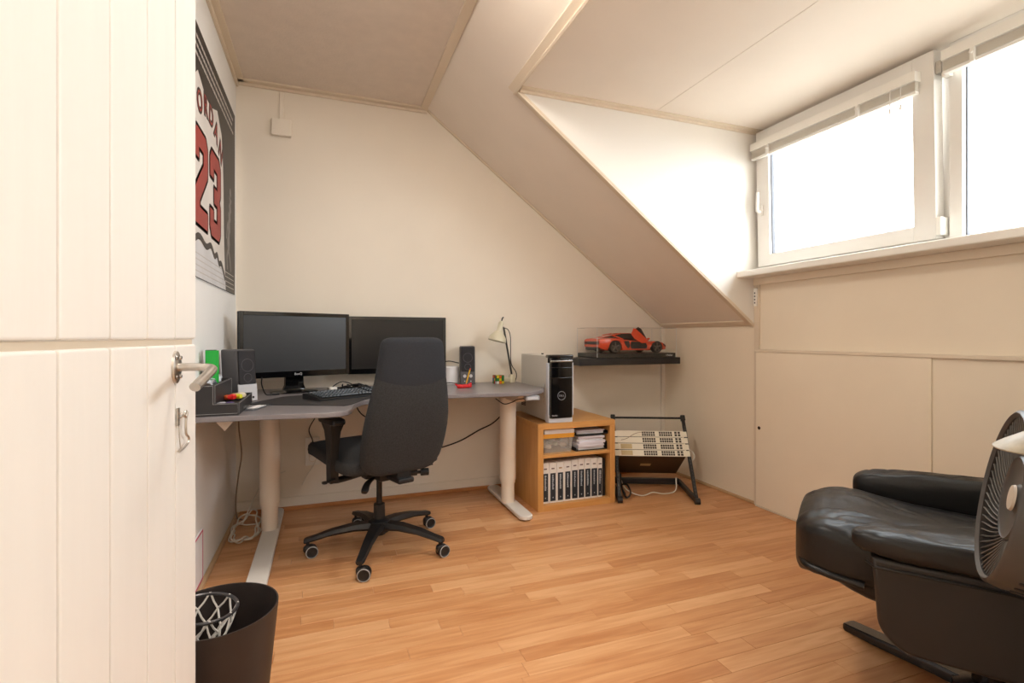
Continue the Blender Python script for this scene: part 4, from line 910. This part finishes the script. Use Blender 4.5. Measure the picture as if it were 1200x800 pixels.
bm = new(); box(bm, -.075, .075, -.16, .12, .375, .425, .012); box(bm, -.04, .04, -.28, -.1, .385, .41, .008); box(bm, -.035, .035, -.26, -.2, .385, .44, .008, 2); box(bm, -.12, .12, -.11, -.05, .385, .41, .008); obj('mechanism', bm, M_ch, t)
bm = new(); tube(bm, spl([(-.07, -.1, .39), (-.12, -.13, .375), (-.15, -.16, .345)], 5), [.009, .01, .011, .012, .014, .015, .016, .017, .018, .018, .014][:11], 10, flat=.7); obj('lever', bm, M_ch, t)
bm = new(); tube(bm, [(.06, -.12, .39), (.16, -.15, .385)], .008, 10); cyl(bm, (.15, -.147, .385), (.185, -.158, .384), .018, n=14); cyl(bm, (.1, -.132, .388), (.13, -.141, .387), .016, n=14); obj('lever', bm, M_ch, t)
for s in (-1, 1):
    bm = new(); ax = s*.25; ay = -.04
    tube(bm, spl([(s*.12, -.05, .405), (s*.19, -.045, .395), (s*.24, ay, .392), (s*.25, ay, .41)], 5), .02, 12, flat=.7)
    loft(bm, [[(ax+a*wx, ay+b*wy, z) for a, b in ((-1, -1), (1, -1), (1, 1), (-1, 1))] for wx, wy, z in ((.018, .026, .385), (.019, .027, .47), (.017, .03, .50), (.018, .034, .56), (.022, .044, .62), (.030, .06, .655))])
    a_ = obj('armrest', bm, M_ch, t)
    bm = new(); sell(bm, .036, .105, .016, .5, .5, 24, 8, TR(ax, ay+.01, .668)); obj('arm_pad', bm, M_ch, a_)
    if s < 0:
        bm = new(); tube(bm, [(ax, ay-.03, .405), (ax-.05, ay-.045, .402)], .006, 8); sell(bm, .012, .014, .006, .7, .7, 10, 6, TR(ax-.052, ay-.045, .402)); obj('arm_lever', bm, M_ch, a_)
bm = new(); cyl(bm, (0, 0, .2), (0, 0, .39), .014, n=18); obj('gas_lift', bm, mat('lift_dark', (50, 48, 48), .3, .8), t)
bm = new(); cyl(bm, (0, 0, .075), (0, 0, .225), .03, .027, 22); lathe(bm, [(0, .09), (.05, .09), (.056, .11), (.05, .145), (.03, .155), (0, .155)], 28); obj('base_hub', bm, M_ch, t)
M_tread = mat('caster_grey', (175, 172, 170), .5)
for k in range(5):
    a = 34.5-20+72*k; A = RZ(a)
    bm = new(); loft(bm, [[(x, y*wd, z+dz*h) for y, dz in ((-1, 0), (-.75, 1), (.75, 1), (1, 0), (.7, -.6), (-.7, -.6))] for x, wd, z, h in ((.035, .036, .117, .024), (.12, .031, .119, .02), (.22, .025, .108, .016), (.3, .021, .09, .013), (.338, .02, .082, .013), (.348, .014, .08, .01))], M=A); obj('base_leg', bm, M_ch, t)
    bm = new(); sw = 180-(20+a)+(14, -18, 10, -12, 20)[k]; Cm = A @ TR(.33, 0, 0) @ RZ(sw)
    cyl(bm, (0, 0, .05), (0, 0, .082), .008, n=10, M=Cm); sell(bm, .026, .018, .02, .7, .7, 16, 8, Cm @ TR(-.006, 0, .043)); c = obj('caster', bm, M_ch, t)
    for s in (-1, 1):
        bm = new(); lathe(bm, [(0, 0), (.029, 0), (.0295, .003), (.0295, .012), (.027, .0145), (.023, .015), (.02, .0125), (0, .0125)], 24, Cm @ TR(-.016, s*.006, .0297) @ RX(-90*s)); wh = obj('wheel', bm, M_ch, c)
        bm = new(); lathe(bm, [(.0245, .0146), (.0265, .0153), (.0285, .0138), (.0268, .0142)], 24, Cm @ TR(-.016, s*.006, .0297) @ RX(-90*s)); obj('wheel_ring', bm, M_tread, c)
# ------------------------------------------------------------------ leather recliner
M_lea = mat('black_leather', (17, 16, 16), .4, var=.12, scale=14, bump=.6, bscale=22, spec=.42, stretch=(1, .45, 1)); M_shell = mat('leather_shell', (33, 28, 25), .45, var=.15, scale=9, bump=.1, bscale=500)
t = REC = thing('leather_recliner', 'black leather swivel recliner armchair on a four-armed foot at the right', 'armchair', (1.79, .882, 0), 35.4)
def wrinkle(p, a=.006, s=14, seed=0):
    w = noise.noise(Vector((p.x*s, p.y*s*.5, p.z*s+seed)))+.5*noise.noise(Vector((p.x*s*2.1, p.y*s, seed+7)))
    c = 1-abs(noise.noise(Vector((p.x*s*.9+3, (p.y+p.x*.6)*s*1.3, p.z*s+seed+11))))*6      # sharp creases
    return Vector((0, 0, a*w-(.5*a*c if c > 0 else 0)))
bm = new()
def seatf(p):
    q = p.copy(); u = (q.y+.38)/.76
    q.z += .035*u*u+.025*max(0, (u-.55)/.45)*(1 if p.z > 0 else .3)
    if u > .8: q.z -= .045*((u-.8)/.2)**2*(1 if p.z < .03 else .6)
    q.x *= 1+.05*max(0, u-.75)*4
    q += wrinkle(p, .009, 13); q.z += .010*math.sin(p.x*16)*max(0, u-.6)
    return q
sell(bm, .268, .385, .085, .45, .42, 128, 56, TR(0, .095, .395), fn=seatf); obj('seat_cushion', bm, M_lea, t, 80)
bm = new(); sell(bm, .258, .34, .075, .5, .4, 48, 16, TR(0, .06, .335), fn=lambda p: p+Vector((0, 0, .05*max(0, (p.y)/.34)-.0))+wrinkle(p, .004, 12)); obj('seat_shell', bm, M_lea, t, 80)
bm = new(); tube(bm, spl([(-.262, .30, .36), (-.25, .40, .37), (-.2, .455, .375), (0, .47, .378), (.2, .455, .375), (.25, .40, .37), (.262, .30, .36)], 6), .011, 8); obj('seat_piping', bm, M_lea, t, 60)
for s in (-1, 1):
    ax = s*.325
    def armf(p, s=s):
        q = p.copy(); u = (p.y+.36)/.72
        q.z += .012*math.cos((u-.5)*3)+.02*max(0, u-.8)*2; q += wrinkle(p, .006, 15, s*5)
        return q
    bm = new(); sell(bm, .068, .36, .072 if s > 0 else .036, .55, .6, 72, 72, TR(ax, -.03, .49 if s > 0 else .508) @ RX(0), fn=armf); obj('arm_pad', bm, M_lea, t, 80)
    n = 10; y0, y1, zb, zt, r = -.36, .275, .255, .485, .085
    pl = [(y1-r+r*math.cos(-PI/2+PI/2*k/n), zb+r+r*math.sin(-PI/2+PI/2*k/n)) for k in range(n+1)]+[(y1+.006, zt-.06), (y1+.012, zt), (y0, zt)]+[(y0+r+r*math.cos(PI+PI/2*k/n), zb+r+r*math.sin(PI+PI/2*k/n)) for k in range(n+1)]
    bm = new(); x0, x1 = sorted((ax-.0*s, ax+.05*s)); prism(bm, pl, x0, x1, .012, 3, Matrix(((0, 0, 1, 0), (1, 0, 0, 0), (0, 1, 0, 0), (0, 0, 0, 1)))); sp_ = obj('side_panel', bm, M_shell, t)
    bm = new(); tube(bm, [(ax+.051*s, -.33, .462), (ax+.053*s, 0, .464), (ax+.052*s, .28, .462), (ax+.02*s, .297, .463)], .004, 6); obj('piping', bm, M_lea, sp_)
def backf(p):
    q = p.copy(); q.y += .02*math.cos(p.x*6)+.025*math.sin((p.z)*9); q += Vector((0, .008*noise.noise(p*9), 0)); return q
BMt = TR(0, -.30, .43) @ RX(13)
bm = new(); sell(bm, .27, .075, .20, .5, .45, 48, 24, BMt @ TR(0, 0, .17), fn=backf); obj('back_cushion', bm, M_lea, t, 80)
bm = new(); sell(bm, .26, .08, .12, .5, .5, 48, 20, BMt @ TR(0, .012, .49), fn=backf); obj('headrest', bm, M_lea, t, 80)
bm = new(); sell(bm, .265, .035, .34, .4, .4, 40, 20, BMt @ TR(0, -.075, .25)); obj('back_shell', bm, M_shell, t, 60)
M_rleg = mat('recliner_foot', (34, 31, 30), .18, .2, coat=.4)
bm = new(); cyl(bm, (0, 0, .04), (0, 0, .27), .042, n=24); lathe(bm, [(0, .24), (.13, .25), (.15, .27), (0, .272)], 28); lathe(bm, [(.0, .02), (.085, .02), (.085, .045), (.05, .06), (0, .06)], 28); obj('pedestal', bm, mat('pedestal_metal', (60, 57, 56), .25, .8), t)
for k in range(4):
    A = RZ(93-35.4+90*k)
    bm = new(); loft(bm, [[(x, y*wd, z+dz) for y, dz in ((-1, 0), (-1, hh*.7), (-.8, hh), (.8, hh), (1, hh*.7), (1, 0))] for x, wd, z, hh in ((.03, .036, .02, .034), (.12, .033, .018, .033), (.3, .03, .006, .028), (.40, .028, .004, .024), (.412, .02, .005, .018))], M=A); l = obj('star_leg', bm, M_rleg, t)
    bm = new(); cyl(bm, (.385, 0, 0), (.385, 0, .006), .016, n=12, M=A); obj('glide', bm, M_black, l)
# ------------------------------------------------------------------ fan
FC = Vector((1.262, .604, .737)); FN = Vector((-.54, .82, .18)).normalized()
FB = Vector((1.345, .475, 0))
t = thing('pedestal_fan', 'dark grey circular fan with curved grille blades beside the recliner', 'fan', FB)
M_fan = mat('fan_grey', (74, 70, 67), .4, var=.05, scale=20); M_fan2 = mat('fan_dark', (40, 38, 38), .5)
FM = TR(*(FC-FB)) @ frame_to(FN)
R = .172
bm = new(); lathe(bm, [(R-.012, .0), (R-.006, .006), (R, .002), (R+.003, -.02), (R-.002, -.085), (R-.02, -.125), (R-.024, -.12), (R-.008, -.08), (R-.006, -.02), (R-.012, 0)], 64, FM); obj('housing', bm, M_fan, t, 50)
bm = new()
me_ = None
for k in range(60):
    a = 2*PI*k/60
    if me_ is None:
        pts = []
        for i in range(9):
            u = i/8; r = .08+(R-.008-.08)*u; th = .5*(1-u)**1.4; z = -.022+.02*u**.7
            pts.append((r*math.cos(th), r*math.sin(th), z))
        b2 = new()
        for q0, q1 in ((0, 1),):
            rings = [[Vector(p)+Vector((0, 0, .001)), Vector(p)+Vector((-.0012*math.sin(.3), .0016, 0)), Vector(p)+Vector((0, 0, -.008)), Vector(p)+Vector((0, -.0016, 0))] for p in pts]
            loft(b2, rings)
        first = obj('grille_blade', b2, mat('blade_grey', (112, 108, 104), .3, .3), t); first.matrix_local = FM; me_ = first
    else:
        c = first.copy(); COL.objects.link(c); c.parent = t; c.matrix_local = FM @ Matrix.Rotation(a, 4, 'Z')
bm = new(); lathe(bm, [(.084, -.016), (.081, -.012), (.078, -.016), (.06, -.022), (.03, -.022), (.02, -.014), (0, -.013)], 48, FM); lathe(bm, [(.084, -.016), (.08, -.04), (.05, -.1), (0, -.1)], 40, FM); obj('hub_disc', bm, M_fan, t)
bm = new(); lathe(bm, [(.026, -.016), (.024, -.012), (0, -.0115)], 32, FM); obj('hub_badge', bm, mat('badge_beige', (200, 186, 168), .4), t)
bm = new()
for k in range(5):
    a = 2*PI*k/5; loft(bm, [[Vector((r*math.cos(a+d), r*math.sin(a+d), -.075+z)) for d, z in ((-.30*s, .014), (.30*s, -.014))]+[Vector((r*math.cos(a+d), r*math.sin(a+d), -.077+z)) for d, z in ((.30*s, -.014), (-.30*s, .014))] for r, s in ((.03, .7), (.09, 1.1), (.145, .9))], M=FM)
obj('fan_blade', bm, M_fan2, t)
for k in range(40):
    a = 360*k/40
    bm = new(); box(bm, R-.001, R+.004, -.0035, .0035, -.085, -.028, .001, 1, FM @ RZ(a)) if k == 0 else None
    if k == 0: rib = obj('housing_rib', bm, M_fan2, t, 0)
    else:
        bm.free(); c = rib.copy(); COL.objects.link(c); c.parent = t; c.matrix_local = FM @ RZ(a) @ FM.inverted()
bm = new(); lathe(bm, [(R-.02, -.122), (.1, -.15), (.05, -.165), (0, -.168)], 40, FM); obj('rear_cover', bm, M_fan, t)
bk = FM @ Vector((0, 0, -.13)); 
bm = new(); tube(bm, [bk, bk+Vector((.0, 0, -.12)), (bk.x*.4, bk.y*.4, .45), (0, 0, .42)], .018, 12); cyl(bm, (0, 0, .02), (0, 0, .44), .014, n=16); obj('pole', bm, M_fan, t)
bm = new(); lathe(bm, [(0, .0), (.135, 0), (.14, .008), (.12, .02), (.03, .03), (0, .03)], 40); obj('base', bm, M_fan, t)
# ------------------------------------------------------------------ reading lamp whose shade shows at the right edge
LC = Vector((1.062, .43, .879)); LB = Vector((1.13, .345, 0))
t = thing('reading_lamp', 'mottled cream lamp shade edge in front of the fan at right', 'lamp', LB)
bm = new(); LMx = TR(*(LC-LB)) @ RX(-3) @ RY(-3); lathe(bm, [(.082, 0), (.0825, .002), (.07, .010), (.05, .021), (.03, .032), (.018, .05), (.016, .09), (0, .095)], 40, LMx); lathe(bm, [(.082, 0), (.068, .008), (.03, .029), (0, .035)], 40, LMx); obj('lamp_shade', bm, mat('aged_cream', (168, 154, 130), .45, var=.16, scale=45, bump=.1, bscale=80), t, 60)
q = LC-LB
bm = new(); tube(bm, spl([q+Vector((0, 0, .09)), q+Vector((.0, -.004, .15)), q+Vector((.05, -.02, .2)), (.0, 0, .98), (0, 0, .7), (0, 0, .02)], 8), .008, 10); obj('stem', bm, M_steel, t)
bm = new(); lathe(bm, [(0, 0), (.075, 0), (.078, .012), (.03, .024), (0, .026)], 32); obj('base', bm, M_lampc, t)
bm = new(); sell(bm, .02, .02, .026, 1, 1, 14, 8, LMx @ TR(0, 0, .02)); obj('bulb', bm, mat('bulb_white', (235, 230, 220), .3), t)
# ------------------------------------------------------------------ waste bin with a small hoop and net
BC = Vector((-.257, 1.482, 0))
t = thing('waste_bin', 'dark brown round plastic waste bin beside the door', 'bin', BC)
bm = new(); lathe(bm, [(0, 0), (.104, 0), (.108, .004), (.142, .345), (.1425, .352), (.139, .352), (.138, .346), (.1045, .008), (0, .006)], 56); obj('bin_body', bm, mat('bin_brown', (46, 37, 34), .5, var=.05, scale=20, bump=.05), t, 50)
HC = Vector((-.294, 1.512, .345)); HM = TR(*HC) @ RZ(10) @ RY(5) @ RX(2)
t = thing('basketball_hoop', 'small toy hoop ring with white string net inside the waste bin', 'hoop', HC)
HL = TR(-HC.x, -HC.y, -HC.z) @ HM
bm = new(); tube(bm, [(.078*math.cos(2*PI*k/40), .078*math.sin(2*PI*k/40), 0) for k in range(40)], .0045, 10, closed=True, M=HL); obj('ring', bm, mat('ring_grey', (84, 82, 84), .3, .7), t)
bm = new(); NS = 9; lv = [(.0785, .004), (.07, -.035), (.058, -.07), (.047, -.105), (.042, -.145), (.04, -.185)]
for k in range(NS):
    for l in range(5):
        r0, z0 = lv[l]; r1, z1 = lv[l+1]; a0 = 2*PI*(k+.5*(l % 2))/NS
        for s in (-.5, .5):
            a1 = a0+2*PI*s/NS; p0 = Vector((r0*math.cos(a0), r0*math.sin(a0), z0)); p1 = Vector((r1*math.cos(a1), r1*math.sin(a1), z1))
            sag = Vector((0, 0, -.004)); tube(bm, [p0, (p0+p1)/2+sag, p1], .0027, 5, M=HL)
obj('net', bm, mat('net_white', (228, 222, 214), .7), t)
# ------------------------------------------------------------------ unseen fill lamps, added to brighten the interior evenly
def fill_lamp(loc, r, s, col, label):
    t = thing('fill_lamp', label, 'lamp', loc)
    bm = new(); lathe(bm, [(0, 0), (r, 0), (r, -.02), (r-.012, -.03), (0, -.03)], 40); obj('rim', bm, M_white, t)
    bm = new(); lathe(bm, [(r-.014, -.0302), (r*.8, -.055), (r*.4, -.068), (0, -.07)], 40); obj('diffuser', bm, emit('fill_glow_%s' % label[:3], col, s), t)
fill_lamp((.33, 1.62, ZC-.0005), .20, 45, (1, .93, .84), 'round white ceiling lamp on the flat ceiling near the door')
fill_lamp((.25, -.65, 2.4995), .20, 46, (1, .94, .87), 'wide white ceiling lamp on the landing outside the door')  # added source, fills the room from behind the camera
